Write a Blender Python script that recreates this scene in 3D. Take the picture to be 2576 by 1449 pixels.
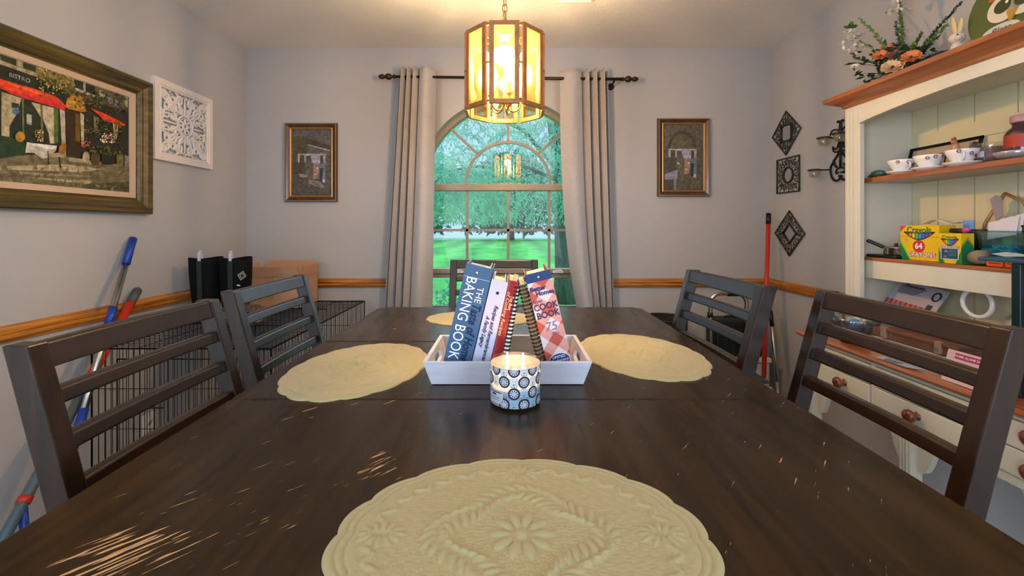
import bpy, bmesh, math, random
import numpy as np
from mathutils import Vector, Matrix, noise
R = math.radians
PI = math.pi
scene = bpy.context.scene
for o in list(bpy.data.objects):
    bpy.data.objects.remove(o)
COL = scene.collection

# ---------------------------------------------------------------- camera, light, exposure
F = 1080.0                      # focal length in pixels of the 2576 x 1449 frame
CZ = 1.28                       # camera height
cam_d = bpy.data.cameras.new('camera')
cam = bpy.data.objects.new('camera', cam_d)
COL.objects.link(cam)
cam_d.sensor_width = 36.0
cam_d.lens = F / 2576 * 36.0
cam_d.shift_x = 6 / 2576
cam_d.shift_y = -153.5 / 2576
cam_d.clip_start = 0.02
cam_d.clip_end = 400
cam.location = (0, 0, CZ)
cam.rotation_euler = (R(90), 0, 0)
scene.camera = cam
scene.view_settings.view_transform = 'Standard'
scene.view_settings.look = 'None'
scene.view_settings.exposure = 0.42
scene.view_settings.gamma = 1.0
scene.view_settings.use_curve_mapping = False

world = bpy.data.worlds.new('sky')
scene.world = world
world.use_nodes = True
wn = world.node_tree
bg = wn.nodes['Background']
sky = wn.nodes.new('ShaderNodeTexSky')
sky.sky_type = 'HOSEK_WILKIE'
sky.turbidity = 4.0
sky.sun_direction = (-0.55, 0.3, 0.45)
mixw = wn.nodes.new('ShaderNodeMix'); mixw.data_type = 'RGBA'
mixw.inputs[0].default_value = 0.8
mixw.inputs[7].default_value = (0.50, 0.74, 1.0, 1)
wn.links.new(sky.outputs[0], mixw.inputs[6])
wn.links.new(mixw.outputs[2], bg.inputs[0])
bg.inputs[1].default_value = 1.0

def lamp(name, kind, loc, energy, color, rot=(0, 0, 0), **kw):
    d = bpy.data.lights.new(name, kind)
    d.energy = energy
    d.color = color
    for k, v in kw.items():
        setattr(d, k, v)
    o = bpy.data.objects.new(name, d)
    o.location = loc
    o.rotation_euler = rot
    COL.objects.link(o)
    return o
# daylight: soft evening sky light coming in through the arched window
lamp('daylight_sun', 'SUN', (0, 12, 12), 3.0, (0.66, 0.83, 1.0), (R(-52), 0, R(-14)), angle=R(60))
# added cool fill lamps on the solid side walls, unseen behind the camera
lamp('side_fill_light', 'AREA', (1.66, -1.55, 1.35), 78.0, (0.70, 0.84, 1.0), (R(90), 0, R(90)), shape='RECTANGLE', size=1.9, size_y=1.5)
lamp('side_fill_light', 'AREA', (-1.68, -1.55, 1.35), 74.0, (0.70, 0.84, 1.0), (R(90), 0, R(-90)), shape='RECTANGLE', size=1.9, size_y=1.5)

# ---------------------------------------------------------------- helpers
def lin(c):
    if isinstance(c, str):
        c = c.lstrip('#')
        c = [int(c[i:i + 2], 16) / 255 for i in (0, 2, 4)]
    return tuple(((v / 12.92) if v <= 0.04045 else ((v + 0.055) / 1.055) ** 2.4) for v in c[:3])

def px(x, y, Y):
    """point that the photo shows at pixel x, y at distance Y"""
    return Vector(((x - 1282) * Y / F, Y, CZ - (y - 571) * Y / F))
def side(x, y, X):
    """point that the photo shows at pixel x, y on the plane X = const"""
    Y = X * F / (x - 1282)
    return Vector((X, Y, CZ - (y - 571) * Y / F))

def new_mat(name):
    m = bpy.data.materials.new(name)
    m.use_nodes = True
    nt = m.node_tree
    return m, nt, nt.nodes['Principled BSDF']

def mat(name, col, rough=0.5, metal=0.0, spec=0.5, noise_s=None, noise_a=0.12, bump=0.0, bump_s=None, stretch=None, coat=0.0, trans=0.0, ior=1.45, sheen=0.0, emit=None, emit_s=0.0, subs=0.0, obj_space=True):
    m, nt, b = new_mat(name)
    c = lin(col)
    b.inputs['Base Color'].default_value = (*c, 1)
    b.inputs['Roughness'].default_value = rough
    b.inputs['Metallic'].default_value = metal
    b.inputs['Specular IOR Level'].default_value = spec
    b.inputs['Coat Weight'].default_value = coat
    b.inputs['Transmission Weight'].default_value = trans
    b.inputs['IOR'].default_value = ior
    b.inputs['Sheen Weight'].default_value = sheen
    if emit:
        b.inputs['Emission Color'].default_value = (*lin(emit), 1)
        b.inputs['Emission Strength'].default_value = emit_s
    if noise_s or bump:
        tc = nt.nodes.new('ShaderNodeTexCoord')
        mp = nt.nodes.new('ShaderNodeMapping')
        nt.links.new(tc.outputs['Object'], mp.inputs[0])
        if stretch:
            mp.inputs['Scale'].default_value = stretch
    if noise_s:
        n = nt.nodes.new('ShaderNodeTexNoise')
        n.inputs['Scale'].default_value = noise_s
        n.inputs['Detail'].default_value = 6
        nt.links.new(mp.outputs[0], n.inputs['Vector'])
        r = nt.nodes.new('ShaderNodeValToRGB')
        r.color_ramp.elements[0].position = 0.3
        r.color_ramp.elements[1].position = 0.7
        r.color_ramp.elements[0].color = (*[max(0, v * (1 - noise_a)) for v in c], 1)
        r.color_ramp.elements[1].color = (*[min(1, v * (1 + noise_a)) for v in c], 1)
        nt.links.new(n.outputs[0], r.inputs[0])
        nt.links.new(r.outputs[0], b.inputs['Base Color'])
    if bump:
        n2 = nt.nodes.new('ShaderNodeTexNoise')
        n2.inputs['Scale'].default_value = bump_s or 200
        n2.inputs['Detail'].default_value = 4
        nt.links.new(mp.outputs[0], n2.inputs['Vector'])
        bp = nt.nodes.new('ShaderNodeBump')
        bp.inputs['Strength'].default_value = bump
        bp.inputs['Distance'].default_value = 0.002
        nt.links.new(n2.outputs[0], bp.inputs['Height'])
        nt.links.new(bp.outputs[0], b.inputs['Normal'])
    return m

def wood(name, dark, light, rough=0.4, axis='Y', scale=9.0, coat=0.0, bump=0.15):
    """stained wood with grain running along one axis"""
    m, nt, b = new_mat(name)
    tc = nt.nodes.new('ShaderNodeTexCoord')
    mp = nt.nodes.new('ShaderNodeMapping')
    s = {'X': (0.06, 1, 1), 'Y': (1, 0.06, 1), 'Z': (1, 1, 0.06)}[axis]
    mp.inputs['Scale'].default_value = s
    nt.links.new(tc.outputs['Object'], mp.inputs[0])
    n = nt.nodes.new('ShaderNodeTexNoise')
    n.inputs['Scale'].default_value = scale * 9
    n.inputs['Detail'].default_value = 8
    n.inputs['Distortion'].default_value = 0.6
    nt.links.new(mp.outputs[0], n.inputs['Vector'])
    r = nt.nodes.new('ShaderNodeValToRGB')
    r.color_ramp.elements[0].position = 0.32
    r.color_ramp.elements[1].position = 0.68
    r.color_ramp.elements[0].color = (*lin(dark), 1)
    r.color_ramp.elements[1].color = (*lin(light), 1)
    nt.links.new(n.outputs[0], r.inputs[0])
    nt.links.new(r.outputs[0], b.inputs['Base Color'])
    b.inputs['Roughness'].default_value = rough
    b.inputs['Coat Weight'].default_value = coat
    b.inputs['Coat Roughness'].default_value = 0.15
    bp = nt.nodes.new('ShaderNodeBump')
    bp.inputs['Strength'].default_value = bump
    bp.inputs['Distance'].default_value = 0.001
    nt.links.new(n.outputs[0], bp.inputs['Height'])
    nt.links.new(bp.outputs[0], b.inputs['Normal'])
    return m

def paint_mat(name, rough=0.5, nz=0.0, ns=60, spec=0.4, trans=0.0):
    """printed / painted surface whose own colours are stored per face"""
    m, nt, b = new_mat(name)
    a = nt.nodes.new('ShaderNodeVertexColor')
    a.layer_name = 'Col'
    out = a.outputs[0]
    if nz:
        tc = nt.nodes.new('ShaderNodeTexCoord')
        n = nt.nodes.new('ShaderNodeTexNoise')
        n.inputs['Scale'].default_value = ns
        n.inputs['Detail'].default_value = 5
        nt.links.new(tc.outputs['Object'], n.inputs['Vector'])
        mr = nt.nodes.new('ShaderNodeMapRange')
        mr.inputs[1].default_value = 0.3; mr.inputs[2].default_value = 0.7
        mr.inputs[3].default_value = 1 - nz; mr.inputs[4].default_value = 1 + nz
        nt.links.new(n.outputs[0], mr.inputs[0])
        mx = nt.nodes.new('ShaderNodeMix'); mx.data_type = 'RGBA'; mx.blend_type = 'MULTIPLY'
        mx.inputs[0].default_value = 1.0
        nt.links.new(out, mx.inputs[6])
        nt.links.new(mr.outputs[0], mx.inputs[7])
        out = mx.outputs[2]
    nt.links.new(out, b.inputs['Base Color'])
    b.inputs['Roughness'].default_value = rough
    b.inputs['Specular IOR Level'].default_value = spec
    if trans:
        tr = nt.nodes.new('ShaderNodeBsdfTranslucent')
        nt.links.new(out, tr.inputs[0])
        ms = nt.nodes.new('ShaderNodeMixShader')
        ms.inputs[0].default_value = trans
        nt.links.new(b.outputs[0], ms.inputs[1])
        nt.links.new(tr.outputs[0], ms.inputs[2])
        nt.links.new(ms.outputs[0], nt.nodes['Material Output'].inputs[0])
    return m

def thin_glass(name, tint=(1, 1, 1), refl=0.08, rough=0.0, frost=0.0, frost_col=(1, 1, 1), blur=0.0):
    m, nt, b = new_mat(name)
    nt.nodes.remove(b)
    t = nt.nodes.new('ShaderNodeBsdfTransparent')
    t.inputs[0].default_value = (*tint, 1)
    g = nt.nodes.new('ShaderNodeBsdfGlossy')
    g.inputs['Roughness'].default_value = rough
    mx = nt.nodes.new('ShaderNodeMixShader')
    mx.inputs[0].default_value = refl
    last = t.outputs[0]
    if blur:
        rf = nt.nodes.new('ShaderNodeBsdfRefraction')
        rf.inputs['Roughness'].default_value = .42; rf.inputs['IOR'].default_value = 1.25
        rf.inputs[0].default_value = (*frost_col, 1)
        m3 = nt.nodes.new('ShaderNodeMixShader'); m3.inputs[0].default_value = blur
        nt.links.new(last, m3.inputs[1]); nt.links.new(rf.outputs[0], m3.inputs[2])
        last = m3.outputs[0]
    if frost:
        f = nt.nodes.new('ShaderNodeBsdfTranslucent')
        f.inputs[0].default_value = (*frost_col, 1)
        m2 = nt.nodes.new('ShaderNodeMixShader')
        m2.inputs[0].default_value = frost
        nt.links.new(last, m2.inputs[1]); nt.links.new(f.outputs[0], m2.inputs[2])
        last = m2.outputs[0]
    nt.links.new(last, mx.inputs[1])
    nt.links.new(g.outputs[0], mx.inputs[2])
    nt.links.new(mx.outputs[0], nt.nodes['Material Output'].inputs[0])
    return m

OFF = {}
class MB:
    def __init__(self):
        self.v = []; self.f = []; self.m = []; self.c = []; self.s = []
        self.T = None; self.mi = 0; self.col = (1, 1, 1); self.sm = False
    def add(self, vs, fs, mi=None, col=None, sm=None):
        b = len(self.v)
        T = self.T
        for p in vs:
            self.v.append(tuple(T @ Vector(p)) if T is not None else tuple(p))
        mi = self.mi if mi is None else mi
        col = self.col if col is None else (lin(col) if isinstance(col, str) else col)
        sm = self.sm if sm is None else sm
        for f in fs:
            self.f.append([b + i for i in f]); self.m.append(mi); self.c.append(col); self.s.append(sm)
        return self
    def box(self, x0, x1, y0, y1, z0, z1, **k):
        vs = [(x, y, z) for z in (z0, z1) for y in (y0, y1) for x in (x0, x1)]
        return self.add(vs, [(0, 2, 3, 1), (4, 5, 7, 6), (0, 1, 5, 4), (2, 6, 7, 3), (0, 4, 6, 2), (1, 3, 7, 5)], **k)
    def hexa(self, a, b, **k):
        """solid between two quads of matching corners"""
        vs = list(a) + list(b)
        return self.add(vs, [(0, 3, 2, 1), (4, 5, 6, 7), (0, 1, 5, 4), (1, 2, 6, 5), (2, 3, 7, 6), (3, 0, 4, 7)], **k)
    def bar(self, p, q, w, h, up=(0, 0, 1), **k):
        """rectangular bar from p to q, w wide sideways, h along up"""
        p = Vector(p); q = Vector(q); d = (q - p).normalized()
        u = Vector(up); s = d.cross(u)
        if s.length < 1e-5:
            s = d.cross(Vector((1, 0, 0)))
        s.normalize(); u = s.cross(d)
        c = [(-1, -1), (1, -1), (1, 1), (-1, 1)]
        return self.hexa([p + s * (w / 2 * a) + u * (h / 2 * b) for a, b in c], [q + s * (w / 2 * a) + u * (h / 2 * b) for a, b in c], **k)
    def tube(self, pts, r, n=8, closed=False, cap=True, **k):
        k.setdefault('sm', True)
        pts = [Vector(p) for p in pts]
        N = len(pts)
        rs = r if isinstance(r, (list, tuple)) else [r] * N
        vs = []; fs = []
        prev = None
        for i, p in enumerate(pts):
            if closed:
                d = (pts[(i + 1) % N] - pts[i - 1])
            else:
                d = pts[min(i + 1, N - 1)] - pts[max(i - 1, 0)]
            d.normalize()
            if prev is None:
                a = d.cross(Vector((0, 0, 1)))
                if a.length < 1e-3:
                    a = d.cross(Vector((1, 0, 0)))
            else:
                a = prev - d * prev.dot(d)
            a.normalize(); prev = a
            bb = d.cross(a)
            for j in range(n):
                t = 2 * PI * j / n
                vs.append(p + (a * math.cos(t) + bb * math.sin(t)) * rs[i])
        rng = N if closed else N - 1
        for i in range(rng):
            for j in range(n):
                a0 = i * n + j; a1 = i * n + (j + 1) % n
                b0 = ((i + 1) % N) * n + j; b1 = ((i + 1) % N) * n + (j + 1) % n
                fs.append((a0, a1, b1, b0))
        if cap and not closed:
            fs.append(tuple(range(n))[::-1]); fs.append(tuple((N - 1) * n + j for j in range(n)))
        return self.add(vs, fs, **k)
    def lathe(self, prof, n=32, c=(0, 0, 0), M=None, cap=True, **k):
        """turn a list of (radius, height)"""
        k.setdefault('sm', True)
        vs = []; fs = []
        for r, z in prof:
            for j in range(n):
                t = 2 * PI * j / n
                p = Vector((r * math.cos(t), r * math.sin(t), z))
                if M is not None:
                    p = M @ p
                vs.append(p + Vector(c))
        for i in range(len(prof) - 1):
            for j in range(n):
                fs.append((i * n + j, i * n + (j + 1) % n, (i + 1) * n + (j + 1) % n, (i + 1) * n + j))
        if cap:
            if prof[0][0] > 1e-6:
                fs.append(tuple(range(n))[::-1])
            if prof[-1][0] > 1e-6:
                fs.append(tuple((len(prof) - 1) * n + j for j in range(n)))
        return self.add(vs, fs, **k)
    def ball(self, c, r, n=16, m=10, M=None, **k):
        rx, ry, rz = r if isinstance(r, (list, tuple)) else (r, r, r)
        k.setdefault('sm', True)
        vs = []; fs = []
        for i in range(m + 1):
            a = PI * i / m
            for j in range(n):
                t = 2 * PI * j / n
                p = Vector((rx * math.sin(a) * math.cos(t), ry * math.sin(a) * math.sin(t), -rz * math.cos(a)))
                if M is not None:
                    p = M @ p
                vs.append(p + Vector(c))
        for i in range(m):
            for j in range(n):
                fs.append((i * n + j, i * n + (j + 1) % n, (i + 1) * n + (j + 1) % n, (i + 1) * n + j))
        return self.add(vs, fs, **k)
    def poly(self, pts, **k):
        return self.add(pts, [tuple(range(len(pts)))], **k)
    def prism(self, pts, d, **k):
        """extrude a planar outline by vector d"""
        n = len(pts); d = Vector(d)
        vs = [Vector(p) for p in pts] + [Vector(p) + d for p in pts]
        fs = [tuple(range(n))[::-1], tuple(range(n, 2 * n))] + [(i, (i + 1) % n, n + (i + 1) % n, n + i) for i in range(n)]
        return self.add(vs, fs, **k)
    def grid(self, fn, nu, nv, cu=False, **k):
        k.setdefault('sm', True)
        vs = [fn(i / nu, j / nv) for j in range(nv + 1) for i in range(nu + (0 if cu else 1))]
        w = nu if cu else nu + 1
        fs = []
        for j in range(nv):
            for i in range(nu):
                i1 = (i + 1) % w
                fs.append((j * w + i, j * w + i1, (j + 1) * w + i1, (j + 1) * w + i))
        return self.add(vs, fs, **k)
    def text(self, s, size, M, shear=0.0, bold=0.0, align='CENTER', sx=1.0, space=1.0, fit=None, **k):
        cu = bpy.data.curves.new('t', 'FONT')
        cu.body = s; cu.size = size; cu.shear = shear; cu.offset = bold
        cu.align_x = align; cu.align_y = 'CENTER'; cu.space_character = space
        cu.resolution_u = 3
        ob = bpy.data.objects.new('t', cu)
        COL.objects.link(ob)
        bpy.context.view_layer.update()
        dg = bpy.context.evaluated_depsgraph_get()
        me = ob.evaluated_get(dg).to_mesh()
        if fit:
            xs_ = [v.co.x for v in me.vertices]; sx = fit / (max(xs_) - min(xs_))
        S = Matrix.Diagonal((sx, 1, 1, 1))
        self.add([M @ (S @ v.co) for v in me.vertices], [tuple(p.vertices) for p in me.polygons], **k)
        ob.evaluated_get(dg).to_mesh_clear()
        bpy.data.objects.remove(ob); bpy.data.curves.remove(cu)
        return self
    def build(self, name, mats, parent=None, world=True, bevel=0.0, seg=2, sub=0, smooth_angle=None, solid=0.0):
        me = bpy.data.meshes.new(name)
        off = OFF.get(parent.name, Vector((0, 0, 0))) if (parent is not None and world) else Vector((0, 0, 0))
        me.from_pydata([tuple(Vector(p) - off) for p in self.v], [], self.f)
        mats = mats if isinstance(mats, (list, tuple)) else [mats]
        for m in mats:
            me.materials.append(m)
        me.polygons.foreach_set('material_index', self.m)
        me.polygons.foreach_set('use_smooth', self.s)
        if any(c != (1, 1, 1) for c in self.c):
            at = me.color_attributes.new('Col', 'FLOAT_COLOR', 'CORNER')
            buf = []
            for f, c in zip(self.f, self.c):
                buf.extend(list((*c, 1.0)) * len(f))
            at.data.foreach_set('color', buf)
        me.update()
        if not any(c != (1, 1, 1) for c in self.c):
            bm = bmesh.new(); bm.from_mesh(me); bmesh.ops.recalc_face_normals(bm, faces=bm.faces[:]); bm.to_mesh(me); bm.free()
        o = bpy.data.objects.new(name, me)
        COL.objects.link(o)
        if parent is not None:
            o.parent = parent
        OFF[o.name] = off
        if sub:
            s = o.modifiers.new('sub', 'SUBSURF'); s.levels = sub; s.render_levels = sub
        if solid:
            s = o.modifiers.new('solid', 'SOLIDIFY'); s.thickness = solid; s.offset = 0
        if bevel:
            b = o.modifiers.new('bev', 'BEVEL'); b.width = bevel; b.segments = seg
            b.limit_method = 'ANGLE'; b.angle_limit = R(40); b.harden_normals = False
        return o

def frame(o, x, y):
    """matrix with origin o, text direction x and text up y"""
    x = Vector(x).normalized(); z = x.cross(Vector(y)).normalized(); y = z.cross(x)
    M = Matrix((x, y, z)).transposed().to_4x4()
    M.translation = Vector(o)
    return M

def thing(name, label, cat, loc=(0, 0, 0), rz=0.0, group=None, rot=None):
    o = bpy.data.objects.new(name, None)
    o.empty_display_size = 0.05
    COL.objects.link(o)
    o.location = loc
    o.rotation_euler = rot or (0, 0, rz)
    OFF[o.name] = Vector(loc)
    tag(o, label, cat, group)
    return o
def tag(o, label, cat, group=None, kind=None):
    o['label'] = label; o['category'] = cat
    if group: o['group'] = group
    if kind: o['kind'] = kind
    return o
def struct(o):
    o['kind'] = 'structure'
    return o
def copy_tree(o, parent=None):
    c = o.copy(); COL.objects.link(c)
    if parent is not None: c.parent = parent
    for ch in list(o.children):
        copy_tree(ch, c)
    return c
def arc(c, r, a0, a1, n, plane='XZ'):
    out = []
    for i in range(n + 1):
        t = R(a0 + (a1 - a0) * i / n)
        u, w = r * math.cos(t), r * math.sin(t)
        out.append(Vector(c) + {'XZ': Vector((u, 0, w)), 'XY': Vector((u, w, 0)), 'YZ': Vector((0, u, w))}[plane])
    return out
def scroll(turns, r0, r1, n=24, a0=0.0):
    """flat spiral as (u, v) pairs"""
    return [((r0 + (r1 - r0) * i / n) * math.cos(a0 + turns * 2 * PI * i / n), (r0 + (r1 - r0) * i / n) * math.sin(a0 + turns * 2 * PI * i / n)) for i in range(n + 1)]

# ---------------------------------------------------------------- shared materials
WALL = mat('wall_paint', '#b0afb0', 0.75, noise_s=3, noise_a=0.02, bump=0.15, bump_s=350)
CEIL = mat('ceiling_texture', '#e8e4de', 0.9, bump=0.9, bump_s=90)
OAK = wood('oak_rail', '#8a4d14', '#c98430', 0.4, 'X', 8)
OAKY = wood('oak_rail_side', '#8a4d14', '#c98430', 0.4, 'Y', 8)
FLOORM = wood('floor_boards', '#5d4630', '#7d6145', 0.4, 'Y', 3)
ESPR = wood('espresso_wood', '#1a0f08', '#2e1b0e', 0.28, 'Z', 5, coat=0.1)
ESPRX = wood('espresso_wood_cross', '#1a0f08', '#2e1b0e', 0.28, 'X', 5, coat=0.1)
CREAM = mat('cream_paint', '#dcd7c6', 0.45, noise_s=6, noise_a=0.03)
HONEY = wood('honey_wood', '#8a4a26', '#b8703c', 0.28, 'Y', 6, coat=0.3)
BLACKM = mat('black_metal', '#14130f', 0.45, 0.6)
IRON = mat('bronzed_iron', '#3b3426', 0.5, 0.5, noise_s=40, noise_a=0.3)
CHROME = mat('brushed_metal', '#c9c5bd', 0.22, 1.0)
WHITEP = mat('white_plastic', '#e8e6e2', 0.35)
PORC = mat('white_porcelain', '#f0eeee', 0.12, coat=0.4)
BLACKP = mat('black_plastic', '#121416', 0.4)
PRINT = paint_mat('printed_surface', 0.4)
GLASS = thin_glass('clear_glass', (0.97, 0.985, 0.98), 0.10)
PAPER = mat('white_paper', '#e6e2e4', 0.7)
# ---------------------------------------------------------------- room shell
XL, XR, YB, YF, ZC = -1.706, 1.686, 2.784, -3.0, 2.44
struct(MB().box(XL - .15, XR + .15, YF - .15, YB + .15, -.12, 0).build('floor', FLOORM))
struct(MB().box(XL - .15, XR + .15, YF - .15, YB + .15, ZC, ZC + .12).build('ceiling', CEIL))
struct(MB().box(XL - .14, XL, YF, YB + .14, 0, ZC).build('wall_left', WALL))
struct(MB().box(XR, XR + .14, YF, YB + .14, 0, ZC).build('wall_right', WALL))
struct(MB().box(XL, XR, YF - .14, YF, 0, ZC).build('wall_rear', WALL))
# frames added around the two unseen fill lamps; the walls have no openings
for k, (sx, nm) in enumerate(((XL, 'fill_frame_left'), (XR, 'fill_frame_right'))):
    g = MB(); x0, x1 = sorted((sx, sx + (.03 if k == 0 else -.03)))
    for q in ((-2.58, -2.50, .52, 2.18), (-.60, -.52, .52, 2.18), (-2.58, -.52, .52, .60), (-2.58, -.52, 2.10, 2.18)): g.box(x0, x1, *q)
    struct(g.build(nm, CREAM))
# back wall with the arched window opening
WX, WR, WZ, WS = -.01, .585, 1.535, .52         # centre, half width = arch radius, spring line, sill
bw = MB()
D = .145
bw.box(XL, WX - WR, YB, YB + D, 0, ZC); bw.box(WX + WR, XR, YB, YB + D, 0, ZC); bw.box(WX - WR, WX + WR, YB, YB + D, 0, WS)
n = 48
ap = [(WX + WR * math.cos(PI * i / n), WZ + WR * math.sin(PI * i / n)) for i in range(n + 1)]
for i in range(n):
    (xa, za), (xb, zb) = ap[i], ap[i + 1]
    bw.add([(xa, YB, za), (xb, YB, zb), (xb, YB, ZC), (xa, YB, ZC), (xa, YB + D, za), (xb, YB + D, zb), (xb, YB + D, ZC), (xa, YB + D, ZC)],
           [(0, 1, 2, 3), (4, 7, 6, 5), (0, 4, 5, 1)])
struct(bw.build('wall_back', WALL))
# chair rail: moulded oak on three walls
def rail_prof(sgn=1):
    return [(0, -.029), (.010, -.029), (.013, -.020), (.021, -.014), (.021, -.004), (.016, .0), (.021, .004), (.021, .014), (.012, .022), (.010, .029), (0, .029)]
ZR = .918
def chair_rail(name, a, b, nrm, m):
    a = Vector(a); b = Vector(b); nrm = Vector(nrm)
    g = MB(); g.prism([a + nrm * u + Vector((0, 0, v)) for u, v in rail_prof()], b - a)
    return struct(g.build(name, m))
chair_rail('trim_1', (XL, YB, ZR), (WX - WR - .02, YB, ZR), (0, -1, 0), OAK)
chair_rail('trim_2', (WX + WR + .02, YB, ZR), (XR, YB, ZR), (0, -1, 0), OAK)
chair_rail('trim_3', (XL, YF, ZR), (XL, YB, ZR), (1, 0, 0), OAKY)
chair_rail('trim_4', (XR, YF, ZR), (XR, YB, ZR), (-1, 0, 0), OAKY)
for nm, bx in (('baseboard_left', (XL, XL + .014, YF, YB)), ('baseboard_right', (XR - .014, XR, YF, YB)), ('baseboard_back', (XL, XR, YB - .014, YB))):
    struct(MB().box(bx[0], bx[1], bx[2], bx[3], 0, .09).build(nm, OAKY, bevel=.003))

# ---------------------------------------------------------------- arched window
ALM = mat('almond_window_vinyl', '#978b7c', 0.4)
YG = 2.885
win = bpy.data.objects.new('window_1', None); COL.objects.link(win); win['kind'] = 'structure'
win['label'] = 'arched window with sunburst grille above a gridded sash'
RI = .556
fr = MB()
def ring(g, r0, r1, y0, y1, zc, n=48, a0=0, a1=180):
    for i in range(n):
        t0, t1 = R(a0 + (a1 - a0) * i / n), R(a0 + (a1 - a0) * (i + 1) / n)
        q = []
        for t in (t0, t1):
            for r in (r0, r1):
                q.append((WX + r * math.cos(t), zc + r * math.sin(t)))
        a = [(q[0][0], y0, q[0][1]), (q[1][0], y0, q[1][1]), (q[1][0], y1, q[1][1]), (q[0][0], y1, q[0][1])]
        b = [(q[2][0], y0, q[2][1]), (q[3][0], y0, q[3][1]), (q[3][0], y1, q[3][1]), (q[2][0], y1, q[2][1])]
        g.hexa(a, b)
ring(fr, RI, WR + .004, 2.855, 2.925, WZ)
for s in (-1, 1):
    fr.box(*sorted((WX + s * RI, WX + s * (WR + .004))), 2.855, 2.925, WS, WZ)
fr.box(WX - WR, WX + WR, 2.855, 2.925, WS, WS + .035)
fr.build('window_frame', ALM, win)
MB().box(WX - RI, WX + RI, 2.845, 2.92, 1.522, 1.566).build('transom_rail', ALM, win, bevel=.004)
mt = MB()
mw = .0085
ring(mt, .275, .292, YG - .010, YG + .010, 1.566, 32)
for a in (45, 90, 135):
    c, s = math.cos(R(a)), math.sin(R(a))
    zz = 1.566
    ro = RI + .0 if a != 90 else RI
    mt.bar((WX + .29 * c, YG, zz + .29 * s), (WX + (ro - .012) * c, YG, zz + (ro - .03) * s), 2 * mw, .02, up=(0, 1, 0))
for x in (-.275, 0, .275):
    mt.box(WX + x - mw, WX + x + mw, YG - .010, YG + .010, 1.0, 1.524)
    mt.box(WX + x - mw, WX + x + mw, YG + .03, YG + .05, WS + .03, .945)
mt.box(WX - RI, WX + RI, YG - .010, YG + .010, 1.251, 1.267)
mt.box(WX - RI, WX + RI, YG + .03, YG + .05, .73, .746)
mt.build('muntin_grid', ALM, win)
mr = MB(); mr.box(WX - RI, WX + RI, 2.85, 2.90, .972, 1.003); mr.box(WX - RI, WX + RI, 2.87, 2.93, .940, .970)
mr.build('meeting_rail', ALM, win, bevel=.003)
for s in (-1, 1):
    lk = MB(); lk.box(WX + s * .33 - .035, WX + s * .33 + .035, 2.838, 2.85, .975, .99); lk.bar((WX + s * .33 - .02, 2.832, .988), (WX + s * .33 + .025, 2.83, .996), .008, .008)
    lk.build('sash_lock', WHITEP, win, bevel=.002)
gp = MB()
n = 40
gp.poly([(WX + (RI + .01) * math.cos(PI * i / n), YG, WZ + (RI + .01) * math.sin(PI * i / n)) for i in range(n + 1)])
gp.poly([(WX - RI, YG, .985), (WX + RI, YG, .985), (WX + RI, YG, WZ), (WX - RI, YG, WZ)])
gp.poly([(WX - RI, YG + .035, WS), (WX + RI, YG + .035, WS), (WX + RI, YG + .035, .96), (WX - RI, YG + .035, .96)])
gp.build('window_glass', thin_glass('window_pane', (0.93, 0.98, 1.0), 0.11), win)
struct(MB().box(WX - WR - .03, WX + WR + .03, YB - .03, YB + .07, WS - .02, WS + .006).build('trim_5', ALM, bevel=.004))

# ceiling register
vt = thing('ceiling_vent', 'white slotted ceiling register at top edge of ceiling right of pendant', 'vent', (.325, 2.09, ZC))
g = MB(); g.box(.22, .43, 1.98, 2.20, ZC - .008, ZC + .002); g.build('vent_frame', WHITEP, vt, bevel=.003)
for i in range(6):
    y = 2.00 + i * .034
    MB().bar((.235, y, ZC - .012), (.415, y, ZC - .012), .024, .002, up=(0, .5, 1)).build('vent_slat', WHITEP, vt)

# ---------------------------------------------------------------- outside
rnd = random.Random(4)
GZ = -.40
m, nt, b = new_mat('mown_lawn')
tc = nt.nodes.new('ShaderNodeTexCoord')
n1 = nt.nodes.new('ShaderNodeTexNoise'); n1.inputs['Scale'].default_value = 1.2; n1.inputs['Detail'].default_value = 8
wv = nt.nodes.new('ShaderNodeTexWave'); wv.inputs['Scale'].default_value = .12; wv.inputs['Distortion'].default_value = 3
nt.links.new(tc.outputs['Object'], n1.inputs['Vector']); nt.links.new(tc.outputs['Object'], wv.inputs['Vector'])
ad = nt.nodes.new('ShaderNodeMath'); ad.operation = 'MULTIPLY_ADD'; ad.inputs[1].default_value = .35
nt.links.new(wv.outputs[1], ad.inputs[0]); nt.links.new(n1.outputs[0], ad.inputs[2])
rp = nt.nodes.new('ShaderNodeValToRGB')
rp.color_ramp.elements[0].position = .35; rp.color_ramp.elements[0].color = (*lin('#1f8f2c'), 1)
rp.color_ramp.elements[1].position = .95; rp.color_ramp.elements[1].color = (*lin('#55d84a'), 1)
nt.links.new(ad.outputs[0], rp.inputs[0]); nt.links.new(rp.outputs[0], b.inputs['Base Color'])
b.inputs['Roughness'].default_value = .9
LAWN = m
lw = MB(); lw.grid(lambda u, v: (-60 + 120 * u, YB + .3 + 60 * v, GZ + .04 * noise.noise((u * 40, v * 30, 0))), 40, 30)
struct(lw.build('ground', LAWN))
rd = MB(); rd.hexa([(-80, 63, GZ - .3), (80, 63, GZ - .3), (80, 84, GZ - .3), (-80, 84, GZ - .3)], [(-80, 63, GZ + .02), (80, 63, GZ + .02), (80, 84, GZ + .55), (-80, 84, GZ + .55)])
struct(rd.build('ground_road', mat('pale_road', '#a9bcc6', .8)))

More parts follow.
